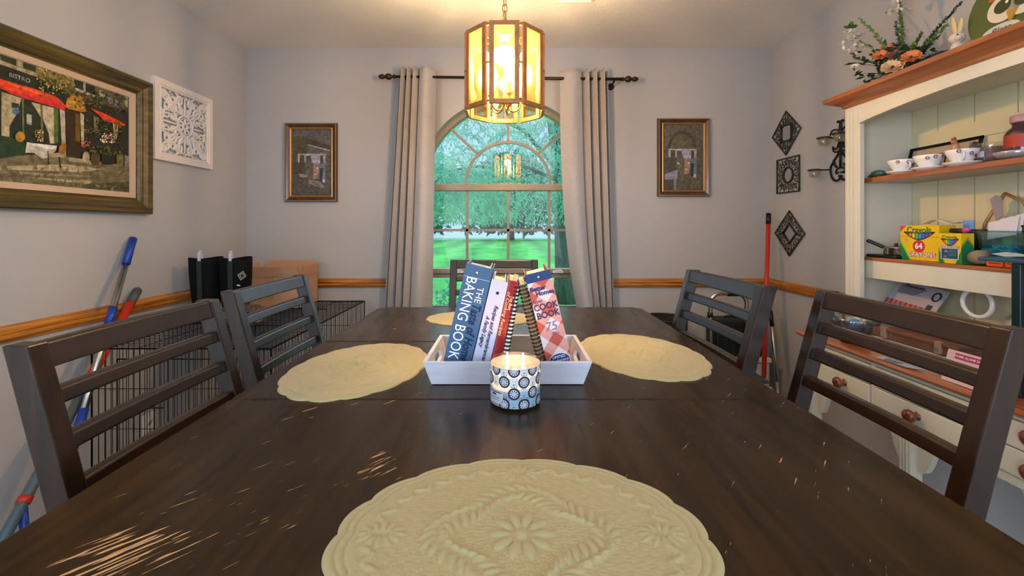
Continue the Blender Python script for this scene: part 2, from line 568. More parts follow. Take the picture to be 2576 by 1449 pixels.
def leafmat(name, c, tr=.45):
    m, nt, b = new_mat(name)
    oi = nt.nodes.new('ShaderNodeTexCoord')
    n = nt.nodes.new('ShaderNodeTexNoise'); n.inputs['Scale'].default_value = 2.2
    nt.links.new(oi.outputs['Object'], n.inputs['Vector'])
    r = nt.nodes.new('ShaderNodeValToRGB')
    c = lin(c)
    r.color_ramp.elements[0].position = .3; r.color_ramp.elements[0].color = (*[v * .6 for v in c], 1)
    r.color_ramp.elements[1].position = .7; r.color_ramp.elements[1].color = (*[min(1, v * 1.35) for v in c], 1)
    nt.links.new(n.outputs[0], r.inputs[0])
    nt.links.new(r.outputs[0], b.inputs['Base Color'])
    b.inputs['Roughness'].default_value = .4
    t = nt.nodes.new('ShaderNodeBsdfTranslucent'); nt.links.new(r.outputs[0], t.inputs[0])
    ms = nt.nodes.new('ShaderNodeMixShader'); ms.inputs[0].default_value = tr
    nt.links.new(b.outputs[0], ms.inputs[1]); nt.links.new(t.outputs[0], ms.inputs[2])
    nt.links.new(ms.outputs[0], nt.nodes['Material Output'].inputs[0])
    return m
BARK = mat('grey_bark', '#6f6a6a', .9, noise_s=14, noise_a=.35, bump=1, bump_s=30, stretch=(1, 1, .3))
LEAF1 = leafmat('willow_leaf', '#a0dcc0')
LEAF2 = leafmat('far_leaf', '#39805f')
LEAF3 = leafmat('shrub_leaf', '#7ab89a')
def leaf(g, p, d, L, W):
    d = Vector(d).normalized()
    s = d.cross(Vector((rnd.uniform(-1, 1), rnd.uniform(-1, 1), rnd.uniform(-1, 1)))).normalized()
    p = Vector(p)
    g.add([p, p + d * L * .45 + s * W / 2, p + d * L, p + d * L * .45 - s * W / 2], [(0, 1, 2, 3)])
def canopy(g, n, xr, yr, zr, L, W, twig=10, droop=.55):
    for _ in range(n):
        p = Vector((rnd.uniform(*xr), rnd.uniform(*yr), rnd.uniform(*zr)))
        d = Vector((rnd.uniform(-1, 1), rnd.uniform(-.7, .7), rnd.uniform(-.9, .3))).normalized()
        for k in range(twig):
            if p.z < 1.42: break
            p = p + d * L * .55; d.z -= .06
            for s in (-1, 1):
                ld = d + Vector((rnd.uniform(-.9, .9), rnd.uniform(-.9, .9), rnd.uniform(-.9, .5)))
                leaf(g, p, ld, L * rnd.uniform(.7, 1.2), W)
tr = thing('oak_tree', 'narrow-leaved shade tree on the lawn, its trunk beside the right curtain', 'tree', (1.30, 9.6, GZ))
g = MB(); g.tube([(1.30, 9.6, GZ - .1), (1.24, 9.6, .4), (1.20, 9.6, 1.4), (1.12, 9.6, 2.6), (.9, 9.5, 4.2)], [.34, .23, .20, .17, .13], 14)
for q in ([(1.16, 9.6, 1.9), (.5, 9.1, 2.35), (-.6, 8.6, 2.5), (-1.5, 8.2, 2.3)], [(1.12, 9.6, 2.5), (.3, 9.0, 3.3), (-1.2, 8.4, 3.9)], [(1.15, 9.6, 2.3), (1.8, 9, 2.9), (2.6, 8.5, 3.1)], [(1.18, 9.6, 1.8), (.9, 8.4, 2.2), (.3, 7.3, 2.3)]):
    g.tube(q, [.06, .04, .025, .012][:len(q)], 6)
g.build('trunk', BARK, tr)
g = MB()
canopy(g, 1300, (-2.2, 2.4), (7.2, 9.8), (1.75, 4.6), .105, .021)
canopy(g, 460, (-2.1, -.35), (7.0, 9.5), (1.6, 2.6), .105, .021)
canopy(g, 170, (-.2, 2.0), (8.0, 9.8), (1.6, 2.4), .105, .021)
g.build('foliage', LEAF1, tr)
for i, (x, y, w, h, lb) in enumerate([(-14, 54, 6.6, 9, 'dark broad tree beyond the lawn at left edge of window view'), (.3, 57, 7.0, 10, 'dark tree beyond the lawn behind the centre of the window'), (14.3, 54, 6.6, 9, 'dark tree beyond the lawn at right edge of window view')]):
    t = thing('distant_tree', lb, 'tree', (x, y, GZ), group='trees across the lawn')
    MB().tube([(x, y, GZ - .1), (x, y, 3)], [.35, .25], 8).build('trunk', BARK, t)
    g = MB()
    for _ in range(2600):
        a = rnd.uniform(0, 2 * PI); rr = math.sqrt(rnd.random()); zz = rnd.random()
        p = Vector((x + w * rr * math.cos(a) * (1 - .5 * zz), y + w * .5 * rr * math.sin(a), GZ + 1.1 + h * zz))
        leaf(g, p, (rnd.uniform(-1, 1), rnd.uniform(-1, 1), rnd.uniform(-1, .4)), .95, .45)
    g.build('foliage', LEAF2, t)
sh = thing('shrub', 'pale leafy shrub outside below the left half of the window', 'shrub', (-.48, 4.1, GZ))
g = MB()
for _ in range(1500):
    a = rnd.uniform(0, 2 * PI); rr = math.sqrt(rnd.random()); zz = rnd.random()
    p = Vector((-.48 + .42 * rr * math.cos(a), 4.1 + .4 * rr * math.sin(a), GZ + .1 + 1.12 * zz * (1 - .25 * rr)))
    leaf(g, p, (rnd.uniform(-1, 1), rnd.uniform(-1, 1), rnd.uniform(-.3, 1)), .075, .026)
g.build('foliage', LEAF3, sh)
g = MB()
for k in range(7):
    a = k * .9
    g.tube([(-.48, 4.1, GZ - .05), (-.48 + .25 * math.cos(a), 4.1 + .25 * math.sin(a), GZ + .7)], .009, 5)
g.build('stem', BARK, sh)
tag(MB().tube([(2.02, 62, GZ - .1), (2.02, 62, 5.6)], [.17, .15], 10).build('utility_pole', mat('weathered_pole', '#c6cdd2', .8)), 'pale weathered utility pole standing at the road behind the lawn', 'pole')
# ---------------------------------------------------------------- dining table
TZ = .914
def table_mat():
    m, nt, b = new_mat('worn_espresso_tabletop')
    tc = nt.nodes.new('ShaderNodeTexCoord')
    def nz(scale, sc, detail=6, dist=0.0, rot=0.0):
        m0 = nt.nodes.new('ShaderNodeMapping'); m0.inputs['Rotation'].default_value = (0, 0, rot)
        nt.links.new(tc.outputs['Object'], m0.inputs[0])
        mp = nt.nodes.new('ShaderNodeMapping'); mp.inputs['Scale'].default_value = sc
        nt.links.new(m0.outputs[0], mp.inputs[0])
        n = nt.nodes.new('ShaderNodeTexNoise'); n.inputs['Scale'].default_value = scale; n.inputs['Detail'].default_value = detail
        n.inputs['Distortion'].default_value = dist
        nt.links.new(mp.outputs[0], n.inputs['Vector'])
        return n.outputs[0]
    def math_(op, a, b2, c=None):
        n = nt.nodes.new('ShaderNodeMath'); n.operation = op
        for i, q in enumerate((a, b2, c)):
            if q is None: continue
            if isinstance(q, (int, float)): n.inputs[i].default_value = q
            else: nt.links.new(q, n.inputs[i])
        return n.outputs[0]
    def ramp(x, stops):
        r = nt.nodes.new('ShaderNodeValToRGB')
        while len(r.color_ramp.elements) < len(stops): r.color_ramp.elements.new(.5)
        for e, (p, c) in zip(r.color_ramp.elements, stops):
            e.position = p; e.color = (*c, 1)
        nt.links.new(x, r.inputs[0]); return r.outputs[0]
    grain = nz(60, (1, .05, 1), 8, .4)
    cloud = nz(5, (1, 1, 1), 3)
    base = ramp(grain, [(.3, lin('#1b1206')), (.7, lin('#33210c'))])
    c2 = ramp(cloud, [(.35, (.8, .8, .8)), (.7, (1.15, 1.15, 1.15))])
    mx = nt.nodes.new('ShaderNodeMix'); mx.data_type = 'RGBA'; mx.blend_type = 'MULTIPLY'; mx.inputs[0].default_value = 1
    nt.links.new(base, mx.inputs[6]); nt.links.new(c2, mx.inputs[7])
    # worn streaks where the finish has flaked off, in two patches
    sep = nt.nodes.new('ShaderNodeSeparateXYZ'); nt.links.new(tc.outputs['Object'], sep.inputs[0])
    def patch(cx, cy, rx, ry):
        dx = math_('DIVIDE', math_('SUBTRACT', sep.outputs[0], cx), rx); dy = math_('DIVIDE', math_('SUBTRACT', sep.outputs[1], cy), ry)
        d = math_('ADD', math_('MULTIPLY', dx, dx), math_('MULTIPLY', dy, dy))
        return math_('MAXIMUM', math_('SUBTRACT', 1.0, d), 0.0)
    pm = math_('ADD', math_('MAXIMUM', patch(-.445, .475 - 1.14, .085, .065), math_('MULTIPLY', patch(-.20, .66 - 1.14, .045, .05), .95)), math_('MULTIPLY', patch(-.34, .55 - 1.14, .20, .16), .35))
    st = nz(230, (.07, 1, 1), 3, .3, R(-48))
    w = math_('ADD', math_('MULTIPLY', pm, .172), st)
    wear = ramp(w, [(.725, (0, 0, 0)), (.75, (1, 1, 1))])
    m2 = nt.nodes.new('ShaderNodeMix'); m2.data_type = 'RGBA'
    nt.links.new(wear, m2.inputs[0]); nt.links.new(mx.outputs[2], m2.inputs[6]); m2.inputs[7].default_value = (*lin('#b98e64'), 1)
    nt.links.new(m2.outputs[2], b.inputs['Base Color'])
    rg = ramp(nz(30, (1, .2, 1), 4), [(.3, (.20,) * 3), (.75, (.34,) * 3)])
    nt.links.new(rg, b.inputs['Roughness'])
    b.inputs['Specular IOR Level'].default_value = .30
    bp = nt.nodes.new('ShaderNodeBump'); bp.inputs['Strength'].default_value = .16; bp.inputs['Distance'].default_value = .001
    nt.links.new(grain, bp.inputs['Height']); nt.links.new(bp.outputs[0], b.inputs['Normal'])
    return m
TOPM = table_mat()
tb = thing('dining_table', 'large dark espresso counter-height table with centre leaf filling the foreground', 'table', (0, 1.14, 0))
y0, ys1, ys2, y1, hw = .32, .913, 1.372, 1.963, .595
ch = .035
def top_piece(name, pts):
    g = MB(); g.prism([(x, y, TZ - .032) for x, y in pts], (0, 0, .032))
    g.build(name, TOPM, tb, bevel=.004, seg=3)
gp = .0012
top_piece('tabletop', [(-hw + ch, y0), (hw - ch, y0), (hw, y0 + ch), (hw, ys1 - gp), (-hw, ys1 - gp), (-hw, y0 + ch)])
top_piece('table_leaf', [(-hw, ys1 + gp), (hw, ys1 + gp), (hw, ys2 - gp), (-hw, ys2 - gp)])
top_piece('tabletop', [(-hw, ys2 + gp), (hw, ys2 + gp), (hw, y1 - ch), (hw - ch, y1), (-hw + ch, y1), (-hw, y1 - ch)])
g = MB()
for s in (-1, 1):
    g.box(*sorted((s * .50, s * .525)), y0 + .09, y1 - .09, TZ - .125, TZ - .032)
g.box(-.5, .5, y0 + .08, y0 + .105, TZ - .125, TZ - .032); g.box(-.5, .5, y1 - .105, y1 - .08, TZ - .125, TZ - .032)
g.build('apron', ESPRX, tb)
for sx in (-1, 1):
    for yy in (y0 + .12, y1 - .12):
        MB().hexa([(sx * .49 + a * .028, yy + b2 * .028, 0) for a, b2 in ((-1, -1), (1, -1), (1, 1), (-1, 1))], [(sx * .49 + a * .042, yy + b2 * .042, TZ - .033) for a, b2 in ((-1, -1), (1, -1), (1, 1), (-1, 1))]).build('leg', ESPR, tb, bevel=.004)

# ---------------------------------------------------------------- counter chairs
CHH = 1.108
def post_y(z):
    return -.20 - .27 * max(0, z - .62) - (.05 * max(0, .45 - z) / .45)
def make_chair(slats):
    t = thing('counter_chair', '-', 'chair')
    w = .46
    pw, pd = .034, .046
    for s in (-1, 1):
        g = MB()
        zs = [0, .25, .45, .62, .80, CHH]
        for a, b2 in zip(zs[:-1], zs[1:]):
            xo, xi = s * w / 2, s * (w / 2 - pw)
            def q(z):
                y = post_y(z); d = pd * (.8 + .2 * min(1, z / .6)) * (1 - .10 * max(0, z - .62) / .49)
                x0, x1 = sorted((xo, xi))
                return [(x0, y - d, z), (x1, y - d, z), (x1, y, z), (x0, y, z)]
            n0 = len(g.v)
            vs = q(a) + q(b2)
            fs = [(0, 1, 5, 4), (1, 2, 6, 5), (2, 3, 7, 6), (3, 0, 4, 7)]
            if a == 0: fs.append((0, 3, 2, 1))
            if b2 == CHH: fs.append((4, 5, 6, 7))
            g.add(vs, fs)
        g.build('back_post', ESPR, t, bevel=.003)
    def slat(name, z0, z1, dpt=.022, rec=.008):
        g = MB()
        a = -w / 2 + pw - .004; b2 = -a
        n = 8
        for i in range(n):
            u0, u1 = a + (b2 - a) * i / n, a + (b2 - a) * (i + 1) / n
            def q(u):
                bow = -.010 * (1 - (2 * u / w) ** 2)
                return [(u, post_y(z0) - rec - dpt + bow, z0), (u, post_y(z0) - rec + bow, z0), (u, post_y(z1) - rec + bow, z1), (u, post_y(z1) - rec - dpt + bow, z1)]
            vs = q(u0) + q(u1)
            fs = [(0, 1, 5, 4), (1, 2, 6, 5), (2, 3, 7, 6), (3, 0, 4, 7)]
            if i == 0: fs.append((0, 3, 2, 1))
            if i == n - 1: fs.append((4, 5, 6, 7))
            g.add(vs, fs)
        g.build(name, ESPRX, t, bevel=.005, seg=3)
    slat('top_rail', CHH - .046, CHH - .001, .024, .001)
    for z in slats:
        slat('back_slat', z - .028, z)
    slat('lower_rail', .66, .70)
    g = MB(); g.box(-.215, .215, -.19, .200, .605, .637); g.build('seat', ESPRX, t, bevel=.010, seg=3)
    g = MB()
    for s in (-1, 1):
        g.box(*sorted((s * .195, s * .213)), -.18, .165, .54, .606)
    g.box(-.19, .19, .163, .181, .54, .606); g.build('seat_apron', ESPRX, t)
    for s in (-1, 1):
        g = MB(); g.hexa([(s * .20 + a * .016, .172 + b2 * .016, 0) for a, b2 in ((-1, -1), (1, -1), (1, 1), (-1, 1))], [(s * .20 + a * .021, .172 + b2 * .021, .606) for a, b2 in ((-1, -1), (1, -1), (1, 1), (-1, 1))])
        g.build('leg', ESPR, t, bevel=.003)
        MB().bar((s * .205, -.21, .22), (s * .20, .165, .22), .018, .032).build('stretcher', ESPRX, t)
    MB().bar((-.195, .172, .17), (.195, .172, .17), .018, .035).build('stretcher', ESPRX, t)
    return t
ch0 = make_chair((1.025, .947, .868)); ch1 = make_chair((1.024, .955, .883))
fy = .20 + .27 * (CHH - .62)          # distance of the top rail's front face behind the origin
GRP = 'counter chairs around the table'
spots = [   # top-rail front face X, centre Y, rotation, height scale, label
    ('L', -.778, .921, R(-90), .982, 'dark ladder-back chair nearest on the left, in front of the wire crate and mop', 1.0),
    ('L', -.812, 1.492, R(-90), .984, 'dark ladder-back chair farther back on the left, in front of boots and cardboard box', 1.0),
    ('R', .840, .948, R(90), 1.0, 'dark ladder-back chair nearest on the right, in front of the cream hutch', 1.0),
    ('R', .708, 1.440, R(92.5), 1.004, 'dark ladder-back chair farther back on the right, beside the red broom', 1.05),
    ('F', -.081, 2.25, R(180), 1.0, 'dark ladder-back chair at the far end under the arched window', 1.0)]
for i, (k, a, b2, rz, hs, lb, ws) in enumerate(spots):
    c = ch0 if i == 0 else ch1 if i == 2 else copy_tree(ch0 if k == 'L' else ch1)
    if k == 'L': c.location = (a + fy, b2, 0)
    elif k == 'R': c.location = (a - fy, b2, 0)
    else: c.location = (a, b2 - fy, 0)
    c.rotation_euler = (0, 0, rz); c.scale = (ws, 1, hs)
    tag(c, lb, 'chair', GRP)

# ---------------------------------------------------------------- quilted oval placemats
MATM = mat('quilted_cotton', '#988d64', .85, bump=.25, bump_s=900, sheen=.2)
def mat_mesh(nr, nth, a=.225, b=.17):
    rr = np.linspace(0.0, 1, nr + 1)[1:]
    th = np.linspace(0, 2 * PI, nth, endpoint=False)
    Rr, Th = np.meshgrid(rr, th, indexing='ij')
    out = .965 + .035 * np.abs(np.sin(8 * Th + .2)) ** .6
    rad = 1 + (out - 1) * np.clip((Rr - .55) / .45, 0, 1)
    X = a * Rr * rad * np.cos(Th); Y = b * Rr * rad * np.sin(Th)
    h = np.full(X.shape, .0042)
    # three quilted channels near the rim, rounded rim
    for c in (.90, .945):
        h -= .0018 * np.exp(-((Rr - c) / .008) ** 2)
    h *= np.sqrt(np.clip(1 - np.clip((Rr - .965) / .035, 0, 1) ** 2, 0, 1)) * .999 + .001
    inner = np.clip((.88 - Rr) / .03, 0, 1)
    leaves = []
    for k in range(10):
        t = 2 * PI * k / 10
        leaves.append((.026 * math.cos(t), .026 * math.sin(t), t, .0135, .0062, .0022))
    leaves.append((0, 0, 0, .008, .008, .0024))
    for k in range(44):                      # wreath of paired leaves
        t = 2 * PI * k / 44
        rx, ry = .088 + .012 * math.cos(4 * t), .072 + .010 * math.cos(4 * t)
        for s in (-1, 1):
            leaves.append(((rx + s * .010) * math.cos(t), (ry + s * .010) * math.sin(t), t + s * .9 + (PI if s < 0 else 0), .0115, .0043, .0019))
    for q in range(4):                       # sprays in the four corners and ends
        cx, cy = (.165, 0) if q == 0 else (-.165, 0) if q == 1 else (0, .125) if q == 2 else (0, -.125)
        for k in range(12):
            t = 2 * PI * k / 12
            leaves.append((cx + .019 * math.cos(t), cy + .013 * math.sin(t), t, .010, .0036, .0017))
    for k in range(64):
        t = 2 * PI * k / 64
        if abs(math.sin(2 * t)) < .35: continue
        leaves.append((.176 * math.cos(t), .132 * math.sin(t), t + (.8 if k % 2 else -.8), .011, .004, .0018))
    mask = np.zeros_like(h)
    for cx, cy, t, L, W, H in leaves:
        dx, dy = X - cx, Y - cy
        u = (dx * math.cos(t) + dy * math.sin(t)) / L; v = (-dx * math.sin(t) + dy * math.cos(t)) / W
        d = u * u + v * v
        bump = np.sqrt(np.clip(1 - d, 0, 1))
        h += 1.35 * H * bump * inner
        mask = np.maximum(mask, np.clip(1.6 - d, 0, 1))
    st = np.sin(X * 760 + 2 * np.sin(Y * 330)) * np.sin(Y * 720 + 2 * np.sin(X * 410))
    h += .0007 * st * (1 - np.clip(mask, 0, 1)) * inner
    vs = [(0, 0, float(h[0].mean()))] + list(zip(X.ravel().tolist(), Y.ravel().tolist(), h.ravel().tolist()))
    # underside rim
    nb = len(vs)
    vs += [(float(X[-1, j]), float(Y[-1, j]), 0.0) for j in range(nth)]
    fs = [(0, 1 + j, 1 + (j + 1) % nth) for j in range(nth)]
    for i in range(nr - 1):
        o = 1 + i * nth
        for j in range(nth):
            j1 = (j + 1) % nth
            fs.append((o + j, o + nth + j, o + nth + j1, o + j1))
    o = 1 + (nr - 1) * nth
    for j in range(nth):
        j1 = (j + 1) % nth
        fs.append((o + j, nb + j, nb + j1, o + j1))
    fs.append(tuple(nb + j for j in range(nth))[::-1])
    return vs, fs
vs, fs = mat_mesh(130, 420)
g = MB(); g.add(vs, fs, sm=True)
pm = g.build('placemat', MATM)
g = MB(); g.add(*mat_mesh(60, 200), sm=True)
pm2 = g.build('placemat', MATM)
GM = 'quilted placemats on the table'
pm.location = (.014, .505, TZ + .0004)
tag(pm, 'large cream quilted scalloped placemat in the immediate foreground', 'placemat', GM)
for i, (x, y, rz, lb) in enumerate([(-.39, 1.118, R(82), 'cream quilted placemat on the left of the white tray'), (.375, 1.235, R(100), 'cream quilted placemat on the right of the white tray'), (-.12, 1.715, R(0), 'cream quilted placemat at far end of table, behind the cookbooks')]):
    c = pm2 if i == 0 else pm2.copy()
    if i: COL.objects.link(c)
    c.location = (x, y, TZ + .0004); c.rotation_euler = (0, 0, rz)
    if i == 2: c.scale = (.95, .85, 1)
    tag(c, lb, 'placemat', GM)

# ---------------------------------------------------------------- white wooden tray
TRAYM = wood('whitewashed_wood', '#b3b3c0', '#c9c9d2', .55, 'X', 4, bump=.1)
tray = thing('wooden_tray', 'white-painted wooden tray with flared sides holding the cookbooks', 'tray', (-.005, 1.10, TZ + .0005))
cx = -.005
zb, zt = TZ + .001, TZ + .059
bo = [(cx - .176, .995), (cx + .176, .995), (cx + .176, 1.205), (cx - .176, 1.205)]
to = [(cx - .193, .976), (cx + .193, .976), (cx + .193, 1.224), (cx - .193, 1.224)]
def inset(q, d):
    return [(q[0][0] + d, q[0][1] + d), (q[1][0] - d, q[1][1] + d), (q[2][0] - d, q[2][1] - d), (q[3][0] + d, q[3][1] - d)]
bi, ti = inset(bo, .009), inset(to, .009)
g = MB(); g.box(bi[0][0] - .003, bi[1][0] + .003, bi[0][1] - .003, bi[2][1] + .003, zb, zb + .008); g.build('tray_bottom', TRAYM, tray)
for k in (0, 2):
    j = (k + 1) % 4
    MB().hexa([(*bo[k], zb), (*bo[j], zb), (*bi[j], zb), (*bi[k], zb)], [(*to[k], zt), (*to[j], zt), (*ti[j], zt), (*ti[k], zt)]).build('tray_side', TRAYM, tray, bevel=.0015)
for k in (1, 3):
    j = (k + 1) % 4
    g = MB()
    def P(u, v, inn):
        b0, b1, t0, t1 = (bi[k], bi[j], ti[k], ti[j]) if inn else (bo[k], bo[j], to[k], to[j])
        x = (b0[0] + (b1[0] - b0[0]) * u) * (1 - v) + (t0[0] + (t1[0] - t0[0]) * u) * v
        y = (b0[1] + (b1[1] - b0[1]) * u) * (1 - v) + (t0[1] + (t1[1] - t0[1]) * u) * v
        return (x, y, zb + (zt - zb) * v)
    N = 24
    hole = [(.5 + .20 * math.copysign(abs(math.cos(2 * PI * i / N)) ** .5, math.cos(2 * PI * i / N)), .56 + .20 * math.copysign(abs(math.sin(2 * PI * i / N)) ** .8, math.sin(2 * PI * i / N))) for i in range(N)]
    outer = []
    for i in range(N):
        c, s = math.cos(2 * PI * i / N), math.sin(2 * PI * i / N)
        mxx = max(abs(c), abs(s)); outer.append((.5 + .5 * c / mxx, .5 + .5 * s / mxx))
    vs = [P(u, v, 0) for u, v in outer] + [P(u, v, 0) for u, v in hole] + [P(u, v, 1) for u, v in outer] + [P(u, v, 1) for u, v in hole]
    fs = []
    for i in range(N):
        i1 = (i + 1) % N
        fs += [(i, i1, N + i1, N + i), (2 * N + i, 3 * N + i, 3 * N + i1, 2 * N + i1), (i, 2 * N + i, 2 * N + i1, i1), (N + i, N + i1, 3 * N + i1, 3 * N + i)]
    g.add(vs, fs); g.build('tray_handle_end', TRAYM, tray)

# ---------------------------------------------------------------- cookbooks in the tray
BY = 1.021
PAGES = mat('book_pages', '#e5dcc4', .8, noise_s=300, noise_a=.1, stretch=(1, .02, .02))
def book_axes(x, z, lean):
    a = R(lean)
    return Vector((x, BY, z)), Vector((math.cos(a), 0, -math.sin(a))), Vector((math.sin(a), 0, math.cos(a))), Vector((0, 1, 0))
def slab(g, o, r, u, d, x0, x1, y0, y1, z0, z1, **k):
    q = lambda x, y, z: o + r * x + d * y + u * z
    g.hexa([q(x0, y0, z0), q(x1, y0, z0), q(x1, y1, z0), q(x0, y1, z0)], [q(x0, y0, z1), q(x1, y0, z1), q(x1, y1, z1), q(x0, y1, z1)], **k)
def fq(g, o, r, u, x0, x1, z0, z1, col, e=.0006):
    n = Vector((0, -1, 0)) * e
    g.poly([o + r * x0 + u * z0 + n, o + r * x1 + u * z0 + n, o + r * x1 + u * z1 + n, o + r * x0 + u * z1 + n], col=col)
GB = 'cookbooks in the white tray'
LX = .928
# blue baking book binder
o, r, u, d = book_axes(-.163, .9395, 13.4)
w, h, dp = .065, .262, .165
t = thing('cookbook', 'thick slate-blue ring-binder baking book leaning at left end of tray', 'book', o, group=GB)
g = MB(); BLU = '#3b5b7c'
slab(g, o, r, u, d, 0, w, 0, .003, 0, h, col=BLU); slab(g, o, r, u, d, 0, .003, .003, dp, 0, h, col=BLU); slab(g, o, r, u, d, w - .003, w, .003, dp, 0, h, col=BLU)
fq(g, o, r, u, .001, w - .001, h - .0305, h - .0295, '#a9c0d6'); fq(g, o, r, u, .001, w - .001, .012, .013, '#a9c0d6')
M = lambda x, z: frame(o + r * x + u * z + Vector((0, -.0012, 0)), -u, r)
g.text('BAKING BOOK', .0355, M(w * .30, h - .129), col='#e9edf0', fit=.199)
g.text('THE', .022, M(w * .70, h - .068), col='#f2f4f6', fit=.038)
g.text('Taste of Home', .030, M(w * .71, h - .158), shear=.25, bold=.0005, col='#101d40', fit=.136)
g.build('cover', PRINT, t)
g = MB(); slab(g, o, r, u, d, .008, w - .008, .012, dp - .006, .006, h - .012); g.build('pages', PAGES, t)
g = MB(); slab(g, o, r, u, d, w - .008, w - .006, .008, .09, h - .02, h + .006); slab(g, o, r, u, d, .010, .046, .02, .024, h - .02, h + .002); g.build('tab_divider', mat('cream_card', '#dcd9c0', .7), t)
g = MB(); g.ball(o + r * w * .45 + u * (h - .017) + Vector((0, -.001, 0)), (.0045, .003, .0045), 12, 8); g.build('rivet', CHROME, t)
# white binder
o, r, u, d = book_axes(-.0955, .934, 13.5)
w, h, dp = .0415, .229, .17
t = thing('cookbook', 'white binder with black script title beside the blue baking book', 'book', o, group=GB)
g = MB(); WH = '#b6b8d0'
slab(g, o, r, u, d, 0, w, 0, .003, 0, h, col=WH); slab(g, o, r, u, d, 0, .003, .003, dp, 0, h, col=WH); slab(g, o, r, u, d, w - .003, w, .003, dp, 0, h, col=WH)
M = lambda x, z: frame(o + r * x + u * z + Vector((0, -.0012, 0)), -u, r)
g.text('Recipes and Remembrances', .0135, M(w * .62, h - .126), shear=.45, col='#101014', fit=.136, bold=.0002)
g.text('A Family Legacy', .0130, M(w * .28, h - .125), shear=.45, col='#101014', fit=.078, bold=.0002)
ce = o + r * w * .5 + u * (h - .030) + Vector((0, -.001, 0))
g.poly([ce + r * (.0036 * math.cos(2 * PI * i / 16)) + u * (.0036 * math.sin(2 * PI * i / 16)) for i in range(16)][::1], col='#0c0c12')
g.build('cover', PRINT, t)
g = MB(); slab(g, o, r, u, d, .006, w - .006, .012, dp - .006, .006, h - .010); g.build('pages', PAGES, t)
g = MB(); slab(g, o, r, u, d, .004, .006, .012, .08, h - .02, h + .012); slab(g, o, r, u, d, w - .012, w - .010, .012, .08, h - .02, h + .010); g.build('tab_divider', mat('ivory_card', '#d8d2b2', .7), t)
# red book
o, r, u, d = book_axes(-.0525, .929, 12.7)
w, h, dp = .0245, .231, .165
t = thing('cookbook', 'slim red hardback cookbook with gold spine lettering', 'book', o, group=GB)
g = MB(); RD = '#7f0c17'
for i in range(8):
    a0, a1 = PI * i / 8, PI * (i + 1) / 8
    q = lambda a, z: o + r * (w / 2 - w / 2 * math.cos(a)) + u * z + Vector((0, -.003 * math.sin(a), 0))
    g.add([q(a0, 0), q(a1, 0), q(a1, h), q(a0, h)], [(0, 1, 2, 3)], col=RD, sm=True)
slab(g, o, r, u, d, 0, .002, 0, dp, 0, h, col=RD); slab(g, o, r, u, d, w - .002, w, 0, dp, 0, h, col=RD)
M = lambda x, z: frame(o + r * x + u * z + Vector((0, -.0038, 0)), -u, r)
g.text('The Best', .0110, M(w * .66, h - .052), shear=.25, col='#f0d9a4', fit=.034)
g.text('of Cooking Recipes', .0120, M(w * .30, h - .080), shear=.25, col='#e4c583', fit=.106)
g.build('cover', PRINT, t)
g = MB(); slab(g, o, r, u, d, .002, w - .002, .001, dp - .004, .004, h - .004); g.build('pages', PAGES, t)
g = MB(); slab(g, o, r, u, d, w * .45, w * .85, .01, .05, h - .01, h + .012); g.build('bookmark', mat('manila_card', '#d9b877', .7), t)
# comb-bound books
def comb_book(lab, x, z, lean, w, h, cover, combc, band):
    o, r, u, d = book_axes(x, z, lean)
    t = thing('cookbook', lab, 'book', o, group=GB)
    g = MB(); dp = .15
    slab(g, o, r, u, d, 0, .0012, .004, dp, 0, h, col=cover); slab(g, o, r, u, d, w - .0012, w, .004, dp, 0, h, col=cover)
    g.build('cover', PRINT, t)
    g = MB(); slab(g, o, r, u, d, .0014, w - .0014, .006, dp - .004, .003, h - .003); g.build('pages', PAGES, t)
    g = MB()
    n = int(h / .0095)
    slab(g, o, r, u, d, w * .1, w * .9, .001, .003, .004, h - .004, col=band)
    for i in range(n):
        zc = .008 + (h - .016) * i / (n - 1)
        pts = [o + r * (w / 2 - (w / 2 + .001) * math.cos(a)) + u * zc + d * (.007 - .010 * math.sin(a)) for a in [PI * k / 8 for k in range(9)]]
        g.tube(pts, .0022, 6, col=combc)
    g.build('comb_binding', PRINT, t)
    return t, o, r, u, d
comb_book('slim spiral-bound booklet with black comb next to the red cookbook', -.0265, .926, 9.5, .0145, .222, '#d9cfb4', '#17181a', '#d6d2c6')
t, o, r, u, d = comb_book('dark comb-bound booklet leaning against the checked red cookbook', .0755, .9235, -14.2, .0175, .228, '#5a4632', '#2b211b', '#8c6a48')
g = MB(); slab(g, o, r, u, d, .004, .006, .01, .05, .218, .243); g.build('bookmark', mat('green_plastic', '#a9c4b4', .3), t)
# checked red and white cookbook
o, r, u, d = book_axes(.0965, .9235, -14.0)
w, h, dp = .0605, .249, .165
t = thing('cookbook', 'thick red and white checked cookbook with navy top leaning left', 'book', o, group=GB)
g = MB(); PK, RC, LT, NV = '#c38a80', '#a84a3c', '#cdbdbd', '#1b3468'
slab(g, o, r, u, d, 0, w, 0, .003, 0, h, col=PK); slab(g, o, r, u, d, 0, .003, .003, dp, 0, h, col=RC); slab(g, o, r, u, d, w - .003, w, .003, dp, 0, h, col=RC)
def clip_poly(pts):
    # clip to the spine rectangle
    def cl(ps, f, inter):
        out = []
        for i in range(len(ps)):
            a, b2 = ps[i - 1], ps[i]
            fa, fb = f(a), f(b2)
            if (fa >= 0) != (fb >= 0):
                s = fa / (fa - fb); out.append((a[0] + (b2[0] - a[0]) * s, a[1] + (b2[1] - a[1]) * s))
            if fb >= 0: out.append(b2)
        return out
    for f in (lambda p: p[0], lambda p: w - p[0], lambda p: p[1], lambda p: h - .022 - p[1]):
        pts = cl(pts, f, None)
        if len(pts) < 3: return []
    return pts
S = .036
